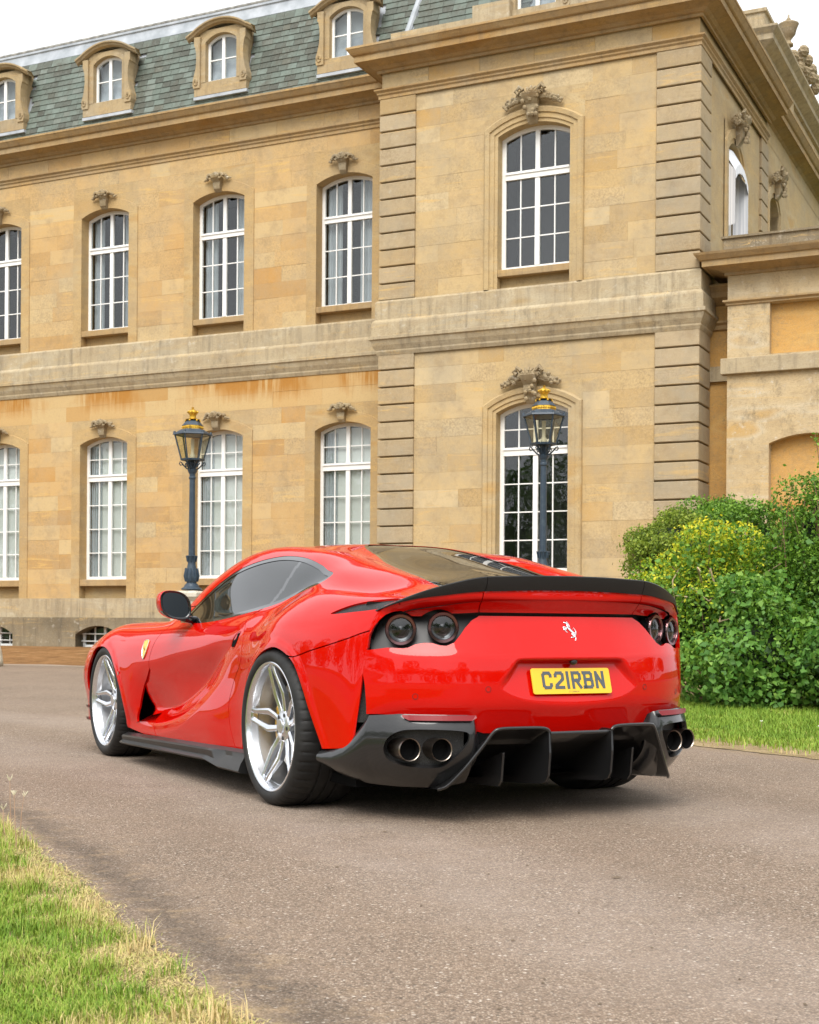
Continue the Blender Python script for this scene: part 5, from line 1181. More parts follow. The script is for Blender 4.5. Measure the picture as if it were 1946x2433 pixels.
# make sure faces look outwards
V, F = get(0)
_n = np.cross(V[F[0][1]] - V[F[0][0]], V[F[0][2]] - V[F[0][0]]); 
_test = [np.cross(V[f[1]] - V[f[0]], V[f[2]] - V[f[0]])[2] for f in F[:400]]
FLIP = False
_vm = [(np.cross(V[f[1]] - V[f[0]], V[f[2]] - V[f[0]])[1]) for f in F if V[f[0]][1] > .9]
FLIP = np.mean(_vm) < 0
def part(k):
    V, F = get(k); F = [list(reversed(f)) if FLIP else list(f) for f in F]; return V, F
V, F = part(0); body = cpart('body', *both(*with_flange(V, F)), M['red'], car)
V, F = part(1); V, F = with_flange(V, F, .012); door = cpart('door', V, F, M['red'], car); door_r = cpart('door', *mirrored(V, F), M['red'], car)
V, F = part(2); V, F = with_flange(V, F, .012); q = cpart('bumper_corner', V, F, M['red'], car); cpart('bumper_corner', *mirrored(V, F), M['red'], car)
def inset(V, F, d):
    me = bpy.data.meshes.new('t'); me.from_pydata(V.tolist(), [], F); me.update(); N = np.array([v.normal[:] for v in me.vertices]); bpy.data.meshes.remove(me)
    return V - N * d
V, F = part(3); V = inset(V, F, .002); 
for mir in (0, 1): cpart('window_trim', *(mirrored(V, F) if mir else (V, F)), M['gblack'], car)
V, F = part(4); V = inset(V, F, .005)
cen = np.array([V[f].mean(0) for f in F])
bp_ = cen[:, 0] - lin(cen[:, 2], [(.88, .475), (1.0, .40), (1.2, .36)])       # B pillar line
for nm, sel, mt in (('side_window', bp_ > .018, M['cglass']), ('quarter_window', bp_ < -.018, M['cglass2']), ('pillar_trim', np.abs(bp_) <= .018, M['gblack'])):
    Fs = [f for f, s in zip(F, sel) if s]; us = sorted({i for f in Fs for i in f}); mp = {k: i for i, k in enumerate(us)}; Vs = V[us]; Fs = [[mp[i] for i in f] for f in Fs]
    for mir in (0, 1): cpart(nm, *(mirrored(Vs, Fs) if mir else (Vs, Fs)), mt, car)
V, F = part(5); cpart('rear_window_band', *both(inset(V, F, .001), F), M['gblack'], car)
V, F = part(6); cpart('rear_window', *both(inset(V, F, .004), F), M['cglass'], car)
V, F = part(7); cpart('windscreen', *both(inset(V, F, .003), F), M['cglass'], car)
V, F = part(8); V = inset(V, F, .009)
for mir in (0, 1): cpart('flank_louvre', *(mirrored(V, F) if mir else (V, F)), M['mesh'], car)
bm.free()
# dark inner shell so that gaps read black
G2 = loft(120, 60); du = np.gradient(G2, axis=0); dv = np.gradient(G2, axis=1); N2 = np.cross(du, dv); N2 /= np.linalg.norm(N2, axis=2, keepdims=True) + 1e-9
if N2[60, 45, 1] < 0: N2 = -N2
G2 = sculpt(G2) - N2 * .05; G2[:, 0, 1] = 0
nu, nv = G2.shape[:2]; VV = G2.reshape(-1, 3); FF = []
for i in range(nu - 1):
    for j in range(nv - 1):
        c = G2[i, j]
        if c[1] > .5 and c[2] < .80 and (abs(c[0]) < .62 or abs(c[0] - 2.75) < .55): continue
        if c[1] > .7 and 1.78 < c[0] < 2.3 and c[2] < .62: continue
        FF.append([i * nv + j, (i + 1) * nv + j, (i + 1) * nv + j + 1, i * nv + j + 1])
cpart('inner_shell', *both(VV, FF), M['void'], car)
# wheel wells and floor
for uc, r, v0 in ((0., .40, .58), (2.74, .39, .58)):
    for s in (1, -1):
        n = 24; A = [(uc + r * math.cos(math.pi * i / n - .25 + .5 * i / n), .36 + r * math.sin(math.pi * i / n * 1.16 - .25)) for i in range(n + 1)]
        Vw = [(a, s * v0, b) for a, b in A] + [(a, s * (.90 if b < .60 else .87), b) for a, b in A]; Fw = [[i, i + 1, n + 2 + i, n + 1 + i] for i in range(n)] + [list(range(n + 1))]
        cpart('wheel_liner', Vw, Fw, M['void'], car)
MB().box(-.55, 3.3, -.80, .80, .13, .17).build('floor_pan', M['void'], car)
# duct behind the front wheel: red inner cheek and dark throat
_GF = G[:, 60:, :].reshape(-1, 3)
def sv0(u, w_): return float(_GF[np.argsort((_GF[:, 0] - u) ** 2 + (_GF[:, 2] - w_) ** 2)[:4], 1].mean())
def duct(s):
    E_ = smooth_poly([(1.885, .30), (1.925, .36), (1.953, .42), (1.945, .50), (1.92, .575)], 6, False)
    n = len(E_); base = [(u, sv0(u, w) - .004, w) for i, (u, w) in enumerate(E_)]
    Vd = []
    for k in range(7):
        t_ = k / 6
        Vd += [(u - .004 + .165 * t_, v - .004 + (.022 if w < .5 else .010) * t_ - .03 * t_ ** 9, w - .01 * t_) for u, v, w in base]
    Fd = [[k * n + i, k * n + i + 1, (k + 1) * n + i + 1, (k + 1) * n + i] for k in range(6) for i in range(n - 1)]
    cpart('duct_cheek', np.array(Vd) * [1, s, 1], Fd, M['red'], car)
    B_ = [(1.88, .305), (1.96, .290), (2.04, .272), (2.12, .255), (2.2, .243)]; n = len(B_); Vd = []
    for k in range(5):
        t_ = k / 4; Vd += [(u + .03 * t_, .925 - .16 * t_, w + .015 * t_ + .05 * t_ * t_) for u, w in B_]
    cpart('duct_floor', np.array(Vd) * [1, s, 1], [[k * n + i, k * n + i + 1, (k + 1) * n + i + 1, (k + 1) * n + i] for k in range(4) for i in range(n - 1)], M['red'], car)
    cpart('duct_throat', [(1.85, s * .74, .20), (2.33, s * .74, .20), (2.33, s * .74, .66), (1.85, s * .74, .66), (2.33, s * .90, .20), (2.33, s * .90, .66), (1.85, s * .90, .62), (2.33, s * .90, .62)], [[0, 1, 2, 3], [1, 4, 5, 2], [3, 2, 7, 6]], M['void'], car)
duct(1); duct(-1)
# ---- rear fascia
LAMPP = [(0.830, 0.726), (0.822, 0.790), (0.808, 0.824), (0.788, 0.853), (0.764, 0.875), (0.736, 0.888), (0.708, 0.892), (0.684, 0.884), (0.664, 0.870), (0.630, 0.870), (0.612, 0.884), (0.592, 0.895), (0.564, 0.900), (0.532, 0.893), (0.512, 0.882), (0.462, .884), (0.404, 0.888), (0.404, 0.870), (0.436, 0.854), (0.472, 0.821), (0.496, 0.793), (0.528, 0.760), (0.56, 0.746), (0.584, 0.748), (0.612, 0.758), (0.642, .758), (0.672, 0.751), (0.696, 0.738), (0.716, 0.734), (0.744, 0.736), (0.77, 0.737), (.80, .731)]
nv_, nw_ = 150, 120
vv, ww = np.meshgrid(np.linspace(0, .885, nv_), np.linspace(.30, 1.005, nw_), indexing='ij')
Gf = np.stack([-fdepth(vv, ww), vv, ww], -1); bm = grid_bm(Gf)
BOT = [(.868, .455), (.80, .458), (.70, .456), (.60, .455), (.50, .452), (.462, .445), (.445, .42), (.44, .392), (.40, .380), (.2, .378), (0, .378), (-.2, .378)]
edge = [(v, w_) for u, v, w_ in EDGE0[::4]]
OUT = [(-.2, .995)] + edge + [tuple(EDGE0[-1][1:])]
OUT = [p for p in OUT if p[1] > .46] + BOT
fo = sdf_poly(OUT); go = lambda c: fo(c[:, 1], c[:, 2]); cut(bm, go); drop2 = [f for f in select(bm, lambda c: -go(c))]; bmesh.ops.delete(bm, geom=drop2, context='FACES')
fl_ = sdf_poly(LAMPP); gl_ = lambda c: fl_(c[:, 1], c[:, 2]); cut(bm, gl_); bmesh.ops.delete(bm, geom=select(bm, gl_), context='FACES')
SLIT = [(.41, .873), (.41, .888), (-.1, .888), (-.1, .873)]
fsl = sdf_poly(SLIT); gsl = lambda c: fsl(c[:, 1], c[:, 2]); cut(bm, gsl); bmesh.ops.delete(bm, geom=select(bm, gsl), context='FACES')
VENT = [(.846, .640), (.88, .50), (.88, .44), (.830, .452), (.833, .50), (.838, .58)]
fve = sdf_poly(VENT); gve = lambda c: fve(c[:, 1], c[:, 2]); cut(bm, gve); bmesh.ops.delete(bm, geom=select(bm, gve), context='FACES')
# boot lid seams above the slit
LID = [(.400, .886), (.409, .915), (.4115, .945), (.411, .98), (.41, 1.02), (-.3, 1.02), (-.3, .886)]
fli = sdf_poly(LID); gli = lambda c: fli(c[:, 1], c[:, 2])
for k in (.0022, -.0022): cut(bm, lambda c: gli(c) + k)
fa = list(bm.faces); FC = np.array([f.calc_center_median()[:] for f in fa]); al = gli(FC); up_ = FC[:, 2] > .8795
lab = np.where(up_ & (al < 0), 1, np.where(up_ & (FC[:, 2] > .885), 2, 0)); lab[(np.abs(al) < .0022) & up_] = -1
for k, nm in ((0, 'rear_bumper'), (1, 'boot_lid'), (2, 'lamp_brow')):
    V, F = extract(bm, [f for f, q in zip(fa, lab) if q == k])
    if not len(V): continue
    tn = np.mean([np.cross(V[f[1]] - V[f[0]], V[f[2]] - V[f[0]])[0] for f in F]); F = [list(reversed(f)) if tn > 0 else list(f) for f in F]
    V, F = with_flange(V, F, .02)
    if k < 2: cpart(nm, *both(V, F), M['red'], car)
    else: cpart(nm, V, F, M['red'], car); cpart(nm, *mirrored(V, F), M['red'], car)
bm.free()
# dark backing of lamp recesses, slit, vent
n1, n2 = 60, 24; vv, ww = np.meshgrid(np.linspace(-.80, .80, n1), np.linspace(.70, .93, n2), indexing='ij')
Gb = np.stack([-fbase(vv, ww) + .055, vv, ww], -1).reshape(-1, 3)
cpart('lamp_panel', Gb, [[i * n2 + j, i * n2 + j + 1, (i + 1) * n2 + j + 1, (i + 1) * n2 + j] for i in range(n1 - 1) for j in range(n2 - 1)], M['black'], car)
for s in (1, -1): cpart('side_vent_mesh', [(-.66, s * .835, .65), (-.655, s * .862, .42), (-.70, s * .815, .42), (-.71, s * .815, .62)], [[0, 1, 2, 3]], M['mesh'], car)
# lamps
def lamp(u, v, w_, yaw, tilt=0.):
    lp = empty('tail_lamp', (u, v, w_), 0, car); lp.rotation_euler = (0, R(-90 + tilt), 0); lp.rotation_mode = 'XYZ'
    m_ = Matrix.Rotation(yaw, 4, 'Z') @ Matrix.Rotation(R(-90 + tilt), 4, 'Y'); lp.rotation_euler = m_.to_euler()   # local +z looks backwards
    r = .0665
    auto_smooth(MB().lathe([(r - .004, -.06), (r - .001, -.008), (r, 0.), (r - .002, .004)], 40).build('housing', M['gblack'], lp))
    auto_smooth(MB().lathe([(r, .0), (r - .003, .0055), (r - .014, .0045), (r - .0155, .002), (r - .016, -.012)], 48).build('ring', M['lamp_ring'], lp), 30)
    auto_smooth(MB().lathe([(r - .016, -.012), (r - .022, -.016), (r - .023, -.03), (.034, -.034), (.033, -.028), (.0285, -.026), (.027, -.036), (.0, -.04)], 40).build('reflector', M['lens_in'], lp), 30)
    auto_smooth(MB().lathe([(.0265, -.034), (.023, -.018), (.014, -.010), (0, -.008)], 28).build('lens', M['cglass'], lp), 60)
    tgl = MB().lathe([(r - .0158, -.006), (.03, -.001), (0, .001)], 32).build('cover_glass', M['lamp_glass'], lp); auto_smooth(tgl, 60)
M['lamp_glass'] = glass_mat('lamp_cover_glass', (.62, .64, .66), .03)
for s in (1, -1):
    lamp(-.790, s * .714, .812, s * R(-27)); lamp(-.872, s * .5565, .8225, s * R(-24))
# ---- spoiler
SPT = [(0, 1.048), (.13, 1.047), (.25, 1.0445), (.33, 1.041), (.407, 1.0375), (.50, 1.022), (.60, .993), (.68, .962), (.74, .930), (.797, .896)]
SPB = [(0, .987), (.13, .986), (.25, .983), (.33, .980), (.407, .9775), (.50, .969), (.60, .955), (.68, .942), (.74, .922), (.797, .8935)]
def ue(v): return np.interp(v, EDGE0[:, 1], EDGE0[:, 0])
def spoiler(a, b, n=40):
    vs_ = np.linspace(a, b, n); av = np.abs(vs_); wt = smc(av, SPT); wb = smc(av, SPB); u0 = ue(av)
    h = wt - wb; V = []
    for v, t_, b_, u in zip(vs_, wt, wb, u0):
        hh = max(t_ - b_, .001); k = min(1, hh / .05)
        V += [(u - .006, v, b_ - .002), (u - .010 - .012 * k, v, b_ + hh * .5), (u - .008 - .018 * k, v, t_ - .004 * k), (u - .004 - .018 * k, v, t_), (u + .010 * k, v, t_ - .003 * k), (u + .06 * k + .01, v, t_ - .030 * k), (u + .10 * k + .01, v, b_ - .004)]
    V = np.array(V); m = 7; F = [[i * m + j, i * m + j + 1, (i + 1) * m + j + 1, (i + 1) * m + j] for i in range(n - 1) for j in range(m - 1)] + [list(range(m)), list(range(n * m - 1, (n - 1) * m - 1, -1))]
    return V, F
for a, b in ((-.4055, .4055), (.4085, .797), (-.797, -.4085)):
    V, F = spoiler(a, b, 50); o = cpart('spoiler', V, F, M['carbon_m'], car); bm_ = bmesh.new(); bm_.from_mesh(o.data); bmesh.ops.recalc_face_normals(bm_, faces=bm_.faces); bm_.to_mesh(o.data); bm_.free(); auto_smooth(o, 28)
# ---- exhaust pods
PC = smooth_poly([(-.995, .432), (-.990, .478), (-.955, .58), (-.918, .65), (-.862, .724), (-.79, .79), (-.70, .848), (-.60, .886), (-.50, .912), (-.435, .925)], 10, False)
pl_ = np.concatenate([[0], np.cumsum(np.linalg.norm(np.diff(PC, axis=0), axis=1))])
def pod_grid(nt=110, nw=60):
    ts = np.linspace(0, pl_[-1], nt); u = np.interp(ts, pl_, PC[:, 0]); v = np.interp(ts, pl_, PC[:, 1])
    tu = np.gradient(u, ts); tv = np.gradient(v, ts); ln = np.hypot(tu, tv); nu_, nv2 = -tv / ln, tu / ln     # outward normal in plan
    top = np.interp(v, [.43, .445, .47, .50, .75, .835, .862, .885, .905, .925], [.40, .435, .455, .460, .462, .452, .385, .330, .300, .285])
    bot = np.interp(ts, [0, .06, .16, .4, .60, .72, pl_[-1]], [.20, .17, .15, .150, .155, .17, .20])
    Gp = np.zeros((nt, nw, 3))
    for k in range(nw):
        s_ = k / (nw - 1); w_ = bot + (top - bot) * s_
        bul = .022 * math.sin(math.pi * min(1, s_ * 1.0)) ** .8 - .10 * (1 - s_) ** 3 - .012 * s_ ** 6
        bul = bul * np.ones(nt); bul -= .05 * ss(ts, .05, 0.) 
        Gp[:, k] = np.stack([u + nu_ * bul, v + nv2 * bul, w_], -1)
    return Gp, ts, top, bot
Gp, ts_, top_, bot_ = pod_grid()
POD_OPEN = [(.515, .392), (.50, .375), (.512, .335), (.57, .262), (.61, .240), (.70, .243), (.765, .262), (.792, .295), (.797, .33), (.785, .365), (.755, .390), (.71, .400), (.60, .400)]
fpo = sdf_poly(smooth_poly(POD_OPEN, 5))
bm = grid_bm(Gp); gpo = lambda c: fpo(c[:, 1], c[:, 2]); cut(bm, gpo); bmesh.ops.delete(bm, geom=select(bm, gpo), context='FACES')
V, F = extract(bm, list(bm.faces)); bm.free()
tn = np.mean([np.cross(V[f[1]] - V[f[0]], V[f[2]] - V[f[0]])[0] for f in F]); F = [list(reversed(f)) if tn > 0 else list(f) for f in F]
V, F = with_flange(V, F, .022)
for mir in (0, 1):
    pod = cpart('exhaust_surround', *(mirrored(V, F) if mir else (V, F)), M['carbon'], car); s = -1 if mir else 1
    cpart('exhaust_mesh', [(-.935, s * .49, .42), (-.935, s * .49, .22), (-.82, s * .70, .22), (-.70, s * .81, .25), (-.70, s * .81, .40), (-.82, s * .70, .42)], [[0, 1, 2, 5], [5, 2, 3, 4]], M['mesh'], pod)
    rs = [(-.992, .475, .452), (-.93, .60, .4525), (-.845, .725, .454)]
    Vr = []; 
    for i in range(15):
        v = .472 + .27 * i / 14; u = np.interp(v, PC[:, 1], PC[:, 0]); q_ = .012 if 0 < i < 14 else 0
        Vr += [(u - .012, s * v, .460), (u - .020, s * v, .438 + (.012 if i in (0, 14) else 0))]
    cpart('reflector', Vr, [[2 * i, 2 * i + 1, 2 * i + 3, 2 * i + 2] for i in range(14)], M['refl'], car, False)
    for u, v in ((-.954, .604), (-.897, .723)):
        tip = empty('exhaust_tip', (u, s * v, .3175), 0, car); tip.rotation_euler = (0, R(-90), s * R(-4))
        auto_smooth(MB().lathe([(.044, -.16), (.0465, -.02), (.0475, -.004), (.0468, .0), (.0445, -.0015), (.043, -.006)], 40).build('pipe', M['ti'], tip), 50)
        auto_smooth(MB().lathe([(.043, -.006), (.0425, -.052), (.0, -.056)], 32).build('bore', M['tip_in'], tip), 50)
# ---- diffuser
dif = empty('diffuser', (-1.0, 0, .12), 0, car); DM = dif.matrix_local.inverted()
def dpart(name, V, F, mat, smooth=True): 
    V = np.array(V, float) - [-1.0, 0, .12]; o = cpart(name, V, F, mat, dif, smooth); return o
RIM = smooth_poly([(.160, .388), (.172, .400), (.205, .406), (.30, .4075), (.385, .405), (.413, .392), (.445, .345), (.50, .262), (.545, .200), (.575, .165), (.60, .150)], 5, False)
ru = np.interp(RIM[:, 0], [.16, .3, .40, .45, .52, .58, .64, .70], [-1.080, -1.072, -1.055, -1.030, -.985, -.94, -.86, -.78])
for s in (1, -1):
    n = len(RIM); Vd = []
    for k in range(9):
        t_ = k / 8; Vd += [(u + (-.58 - u) * t_, s * v, w_ + (max(.13, w_ * .30 + .06) - w_) * t_) for (v, w_), u in zip(RIM, ru)]
    Fd = [[k * n + i, k * n + i + 1, (k + 1) * n + i + 1, (k + 1) * n + i] for k in range(8) for i in range(n - 1)]
    dpart('tunnel', Vd, Fd, M['carbon'])
    tb = MB().tube([(u - .002, s * v, w_) for (v, w_), u in zip(RIM, ru)], .0075, 8); dpart('tunnel_lip', tb.V, tb.F, M['carbon'])
    # upright fins
    for v, prof in ((.160, [(-1.083, .390), (-1.088, .30), (-1.078, .205), (-1.062, .182), (-1.03, .170), (-.80, .150), (-.62, .145), (-.62, .19), (-1.02, .392)]), (.335, [(-1.0, .30), (-.985, .18), (-.965, .158), (-.62, .145), (-.62, .17)])):
        m_ = MB(); P_ = prof; k = len(P_); th_ = .006
        m_.add([(a, s * v - th_, b) for a, b in P_] + [(a, s * v + th_, b) for a, b in P_], [tuple(range(k)), tuple(range(2 * k - 1, k - 1, -1))] + [(i, (i + 1) % k, k + (i + 1) % k, k + i) for i in range(k)])
        o = dpart('fin', m_.V, m_.F, M['carbon'], False); bevel(o, .003, 2, 30)
cb = [(-1.066, .388), (-1.075, .382), (-1.070, .372), (-.97, .33), (-.62, .15)]
Vd = [(u, s * .156, w_) for s in (-1, 1) for u, w_ in cb]; dpart('centre_panel', Vd, [[i, i + 1, 6 + i, 5 + i] for i in range(4)], M['carbon'])
dpart('under_tray', [(-.84, -.45, .185), (-.84, .45, .185), (-.5, .8, .135), (-.5, -.8, .135)], [[0, 1, 2, 3]], M['void'])
MB().box(-.72, -.50, -.58, .58, .19, .45).build('rear_bulkhead', M['void'], car)
# fill between lower red edge and diffuser lip
Vd = []
for v in np.linspace(-.44, .44, 45): d_ = float(fdepth(np.array([[v]]), np.array([[.38]]))[0, 0]); Vd += [(-d_ + .004, v, .384), (-d_ + .03, v, .33)]
cpart('lower_valance', Vd, [[2 * i, 2 * i + 1, 2 * i + 3, 2 * i + 2] for i in range(44)], M['black'], car)
# ---- sills
for s in (1, -1):
    S = []
    us_ = np.linspace(2.33, .36, 60)
    for u in us_:
        kick = ss(u, .80, .62); top = lin(u, [(.3, .212), (1.4, .188), (2.3, .165)]); out = .985; low = lin(u, [(.3, .112), (.66, .112), (.85, .134), (1.6, .121), (2.3, .108)])
        S += [(u, s * .930, top + .012), (u, s * (.966 - .010 * kick), top - .002), (u, s * (.974 - .016 * kick), top - .012 - .012 * kick), (u, s * (.968 + .008 * kick), low + .026 + .02 * kick), (u, s * (out + .004), low + .010), (u, s * (out - .008), low), (u, s * .85, low - .012)]
    m = 7; n = len(us_)
    o = cpart('side_skirt', np.array(S), [[i * m + j, i * m + j + 1, (i + 1) * m + j + 1, (i + 1) * m + j] for i in range(n - 1) for j in range(m - 1)] + [list(range(m)), list(range(n * m - 1, (n - 1) * m - 1, -1))], M['carbon_m'], car)
    auto_smooth(o, 30)
    for w0 in (.19, .27):
        f = MB().add([(3.22, s * .90, w0), (3.38, s * .82, w0 + .01), (3.34, s * .915, w0 + .02), (3.21, s * .945, w0 + .01), (3.22, s * .90, w0 - .008), (3.38, s * .82, w0 + .004)], [(0, 1, 2, 3), (0, 4, 5, 1)]); f.build('canard', M['black'], car)
# ---- door mirrors
for s in (1, -1):
    mr_ = empty('door_mirror', (1.40, s * .955, .935), 0, car); n = 28
    def ring(k, du, dv=0., dw=0.):
        out = []
        for i in range(n):
            a = 2 * math.pi * i / n; c, q_ = math.cos(a), math.sin(a); e_ = 2.6
            x = .089 * math.copysign(abs(c) ** (2 / e_), c); z = .079 * math.copysign(abs(q_) ** (2 / e_), q_)
            x += .012 * q_
            out.append((du, (x * k + dv) * s, z * k + dw + .01 * c * k))
        return out
    rg = [ring(.90, -.002), ring(.985, -.004), ring(1., .006), ring(.99, .04), ring(.92, .09), ring(.74, .135), ring(.42, .165), ring(.1, .175)]
    V = [p for r_ in rg for p in r_]; F = [[k * n + i, k * n + (i + 1) % n, (k + 1) * n + (i + 1) % n, (k + 1) * n + i] for k in range(len(rg) - 1) for i in range(n)] + [list(range((len(rg) - 1) * n, len(rg) * n))]
    Va = np.array(V); ce = np.array([Va[f].mean(0) for f in F]); low_ = ce[:, 2] < -.028
    for nm, sel, mt in (('housing', ~low_, M['red']), ('lower_housing', low_, M['gblack'])):
        Fs = [f for f, q_ in zip(F, sel) if q_]; us = sorted({i for f in Fs for i in f}); mp = {k: i for i, k in enumerate(us)}; o = cpart(nm, Va[us], [[mp[i] for i in f] for f in Fs], mt, mr_)
    cpart('mirror_rim', [p for r_ in (ring(.985, -.005), ring(.86, -.006), ring(.86, .006)) for p in r_], [[k * n + i, k * n + (i + 1) % n, (k + 1) * n + (i + 1) % n, (k + 1) * n + i] for k in range(2) for i in range(n)], M['gblack'], mr_)
    cpart('mirror_glass', ring(.87, .002), [list(range(n))], M['mirror'] if 'mirror' in M else M.setdefault('mirror', simple('mirror_glass', (.10, .115, .125), .03, 1.)), mr_, False)
    MB().tube([(.05, -s * .03, -.06), (.04, -s * .085, -.078), (.08, -s * .14, -.085)], [.022, .019, .026], 10).build('mirror_stalk', M['gblack'], mr_, True)
# ---- wheels
def tyre_geo(Ro, Ri, W):
    """y outwards (0 at the rim lip); tread with grooves and shoulder sipes"""
    gr = [-.27 * W - .02, -.50 * W, -.73 * W + .02]
    prof = [(Ri + .001, -.006), (Ri + .006, .006), (Ri + .016, .011), (Ri + .032, .0115), (Ro - .022, .006), (Ro - .010, -.006), (Ro - .004, -.020), (Ro - .001, -.040), (Ro, -.06)]
    for g_ in gr: prof += [(Ro, g_ + .007), (Ro - .007, g_ + .005), (Ro - .007, g_ - .005), (Ro, g_ - .007)]
    prof += [(Ro, -W + .06), (Ro - .002, -W + .04), (Ro - .008, -W + .012), (Ro - .03, -W), (Ri, -W + .005)]
    n = 288; V = []; k = len(prof)
    for i in range(n):
        a = 2 * math.pi * i / n; sip = (i % 6 == 0)
        for r, y in prof:
            rr_ = r - (.0045 if sip and r > Ro - .011 and (-.075 < y < -.004) else 0)
            V.append((rr_ * math.cos(a), y, rr_ * math.sin(a)))
    F = [(i * k + j, i * k + j + 1, ((i + 1) % n) * k + j + 1, ((i + 1) % n) * k + j) for i in range(n) for j in range(k - 1)]
    return V, F
def lathe_y(prof, n=72):
    k = len(prof); V = [(r * math.cos(2 * math.pi * i / n), y, r * math.sin(2 * math.pi * i / n)) for i in range(n) for r, y in prof]
    return V, [(i * k + j, i * k + j + 1, ((i + 1) % n) * k + j + 1, ((i + 1) % n) * k + j) for i in range(n) for j in range(k - 1)]
def wheel(u, s, vlip, Ro, Rl, W, rot, cal):
    wl = empty('wheel', (u, s * vlip, Ro - .004), 0, car); wl.scale = (1, s, 1)
    o = cpart('tyre', *tyre_geo(Ro, Rl - .003, W), M['tyre'], wl); auto_smooth(o, 40)
    b = MB(); b.add(*lathe_y([(Rl, -.006), (Rl + .001, .001), (Rl - .004, .0045), (Rl - .011, .003), (Rl - .016, -.004), (Rl - .020, -.022)], 96))
    o = b.build('rim', M['alloy'], wl); auto_smooth(o, 40)
    b = MB(); b.add(*lathe_y([(Rl - .020, -.022), (Rl - .026, -.05), (Rl - .030, -.052), (Rl - .034, -.10), (Rl - .042, -.14), (Rl - .042, -.22), (Rl - .01, -W + .02)], 96))
    o = b.build('barrel', M['alloy_d'], wl); auto_smooth(o, 40)
    k = Rl / .30
    for i in range(5):
        a0 = rot + 2 * math.pi * i / 5
        for sd_ in (-1, 1):
            st = [(.030, .012, -.060), (.062, .020, -.062), (.105, .031, -.056), (.150, .041, -.047), (.200, .033, -.034), (.245, .0245, -.022), (.279, .021, -.016)]
            wd = [.034, .034, .033, .035, .029, .026, .030]; dp = [.035, .034, .032, .030, .026, .022, .018]
            Vs = []
            for (r, off, y), w_, d_ in zip(st, wd, dp):
                for x_, y_ in ((-w_ / 2, y - d_), (-w_ / 2 * .94, y - .005), (sd_ * w_ * .16, y), (w_ / 2 * .94, y - .006), (w_ / 2, y - d_)):
                    X, Z = r * k, (sd_ * off + x_) * k
                    Vs.append((X * math.cos(a0) - Z * math.sin(a0), y_, X * math.sin(a0) + Z * math.cos(a0)))
            m = MB(); m.add(Vs, [(5 * j + q, 5 * j + q + 1, 5 * j + q + 6, 5 * j + q + 5) for j in range(len(st) - 1) for q in range(4)] + [(5 * j, 5 * j + 5, 5 * j + 9, 5 * j + 4) for j in range(len(st) - 1)] + [(0, 1, 2, 3, 4), tuple(5 * len(st) - 1 - q for q in range(5))])
            o = m.build('spoke', M['alloy'], wl); bevel(o, .0022, 2, 20); auto_smooth(o, 25)
        br = MB(); X = .276 * k; c, q_ = math.cos(a0), math.sin(a0)
        br.add([(x * c - z * q_, y, x * q_ + z * c) for x, y, z in [(X - .012, -.020, -.012), (X + .006, -.016, -.012), (X + .006, -.016, .012), (X - .012, -.020, .012), (X - .012, -.045, -.012), (X + .006, -.045, -.012), (X + .006, -.045, .012), (X - .012, -.045, .012)]], [(0, 1, 2, 3), (0, 4, 5, 1), (1, 5, 6, 2), (2, 6, 7, 3), (3, 7, 4, 0)]); br.build('spoke_foot', M['alloy'], wl)
        a1 = a0 + math.pi / 5; r_ = .056
        m = MB(); m.add([(r_ * math.cos(a1) + .0095 * math.cos(t_), -.0575 if t_ >= 0 else 0, r_ * math.sin(a1) + .0095 * math.sin(t_)) for t_ in [2 * math.pi * j / 10 for j in range(10)]] + [(r_ * math.cos(a1) + .0095 * math.cos(t_), -.068, r_ * math.sin(a1) + .0095 * math.sin(t_)) for t_ in [2 * math.pi * j / 10 for j in range(10)]], [tuple(range(10))] + [(j, (j + 1) % 10, 10 + (j + 1) % 10, 10 + j) for j in range(10)])
        m.build('wheel_bolt', M['black'], wl)
    h_ = MB(); h_.add(*lathe_y([(.076, -.11), (.074, -.066), (.066, -.060), (.040, -.0585), (.036, -.056), (.034, -.0485), (.030, -.046), (0, -.0455)], 48)); auto_smooth(h_.build('hub', M['alloy'], wl), 30)
    d_ = MB(); d_.add(*lathe_y([(.09, -.120), (.205, -.120), (.207, -.124), (.207, -.150), (.09, -.152)], 72)); auto_smooth(d_.build('brake_disc', M['disc'], wl), 30)
    c_ = MB(); V = []; n = 12
    for i in range(n + 1):
        a = cal - .78 + 1.56 * i / n; e_ = .6 + .4 * math.sin(math.pi * i / n)
        for r, y in ((.090, -.117), (.086 + .01 * (1 - e_), -.104), (.095, -.090), (.155, -.090), (.185, -.102), (.195, -.160)): V.append((r * math.cos(a), y, r * math.sin(a)))
    c_.add(V, [(6 * i + j, 6 * i + j + 1, 6 * i + j + 7, 6 * i + j + 6) for i in range(n) for j in range(5)] + [tuple(range(6)), tuple(6 * n + 5 - j for j in range(6))])
    auto_smooth(c_.build('brake_caliper', M['yellow'], wl), 40)
    bk = MB(); bk.add(*lathe_y([(.0, -.20), (Rl - .045, -.20)], 40)); bk.build('hub_carrier', M['void'], wl)
for s in (1, -1):
    wheel(.004, s, .972, .3655, .300, .315, R(80 if s > 0 else 60), R(10))
    wheel(2.735, s, .962, .352, .287, .275, R(74 if s > 0 else 50), R(170))
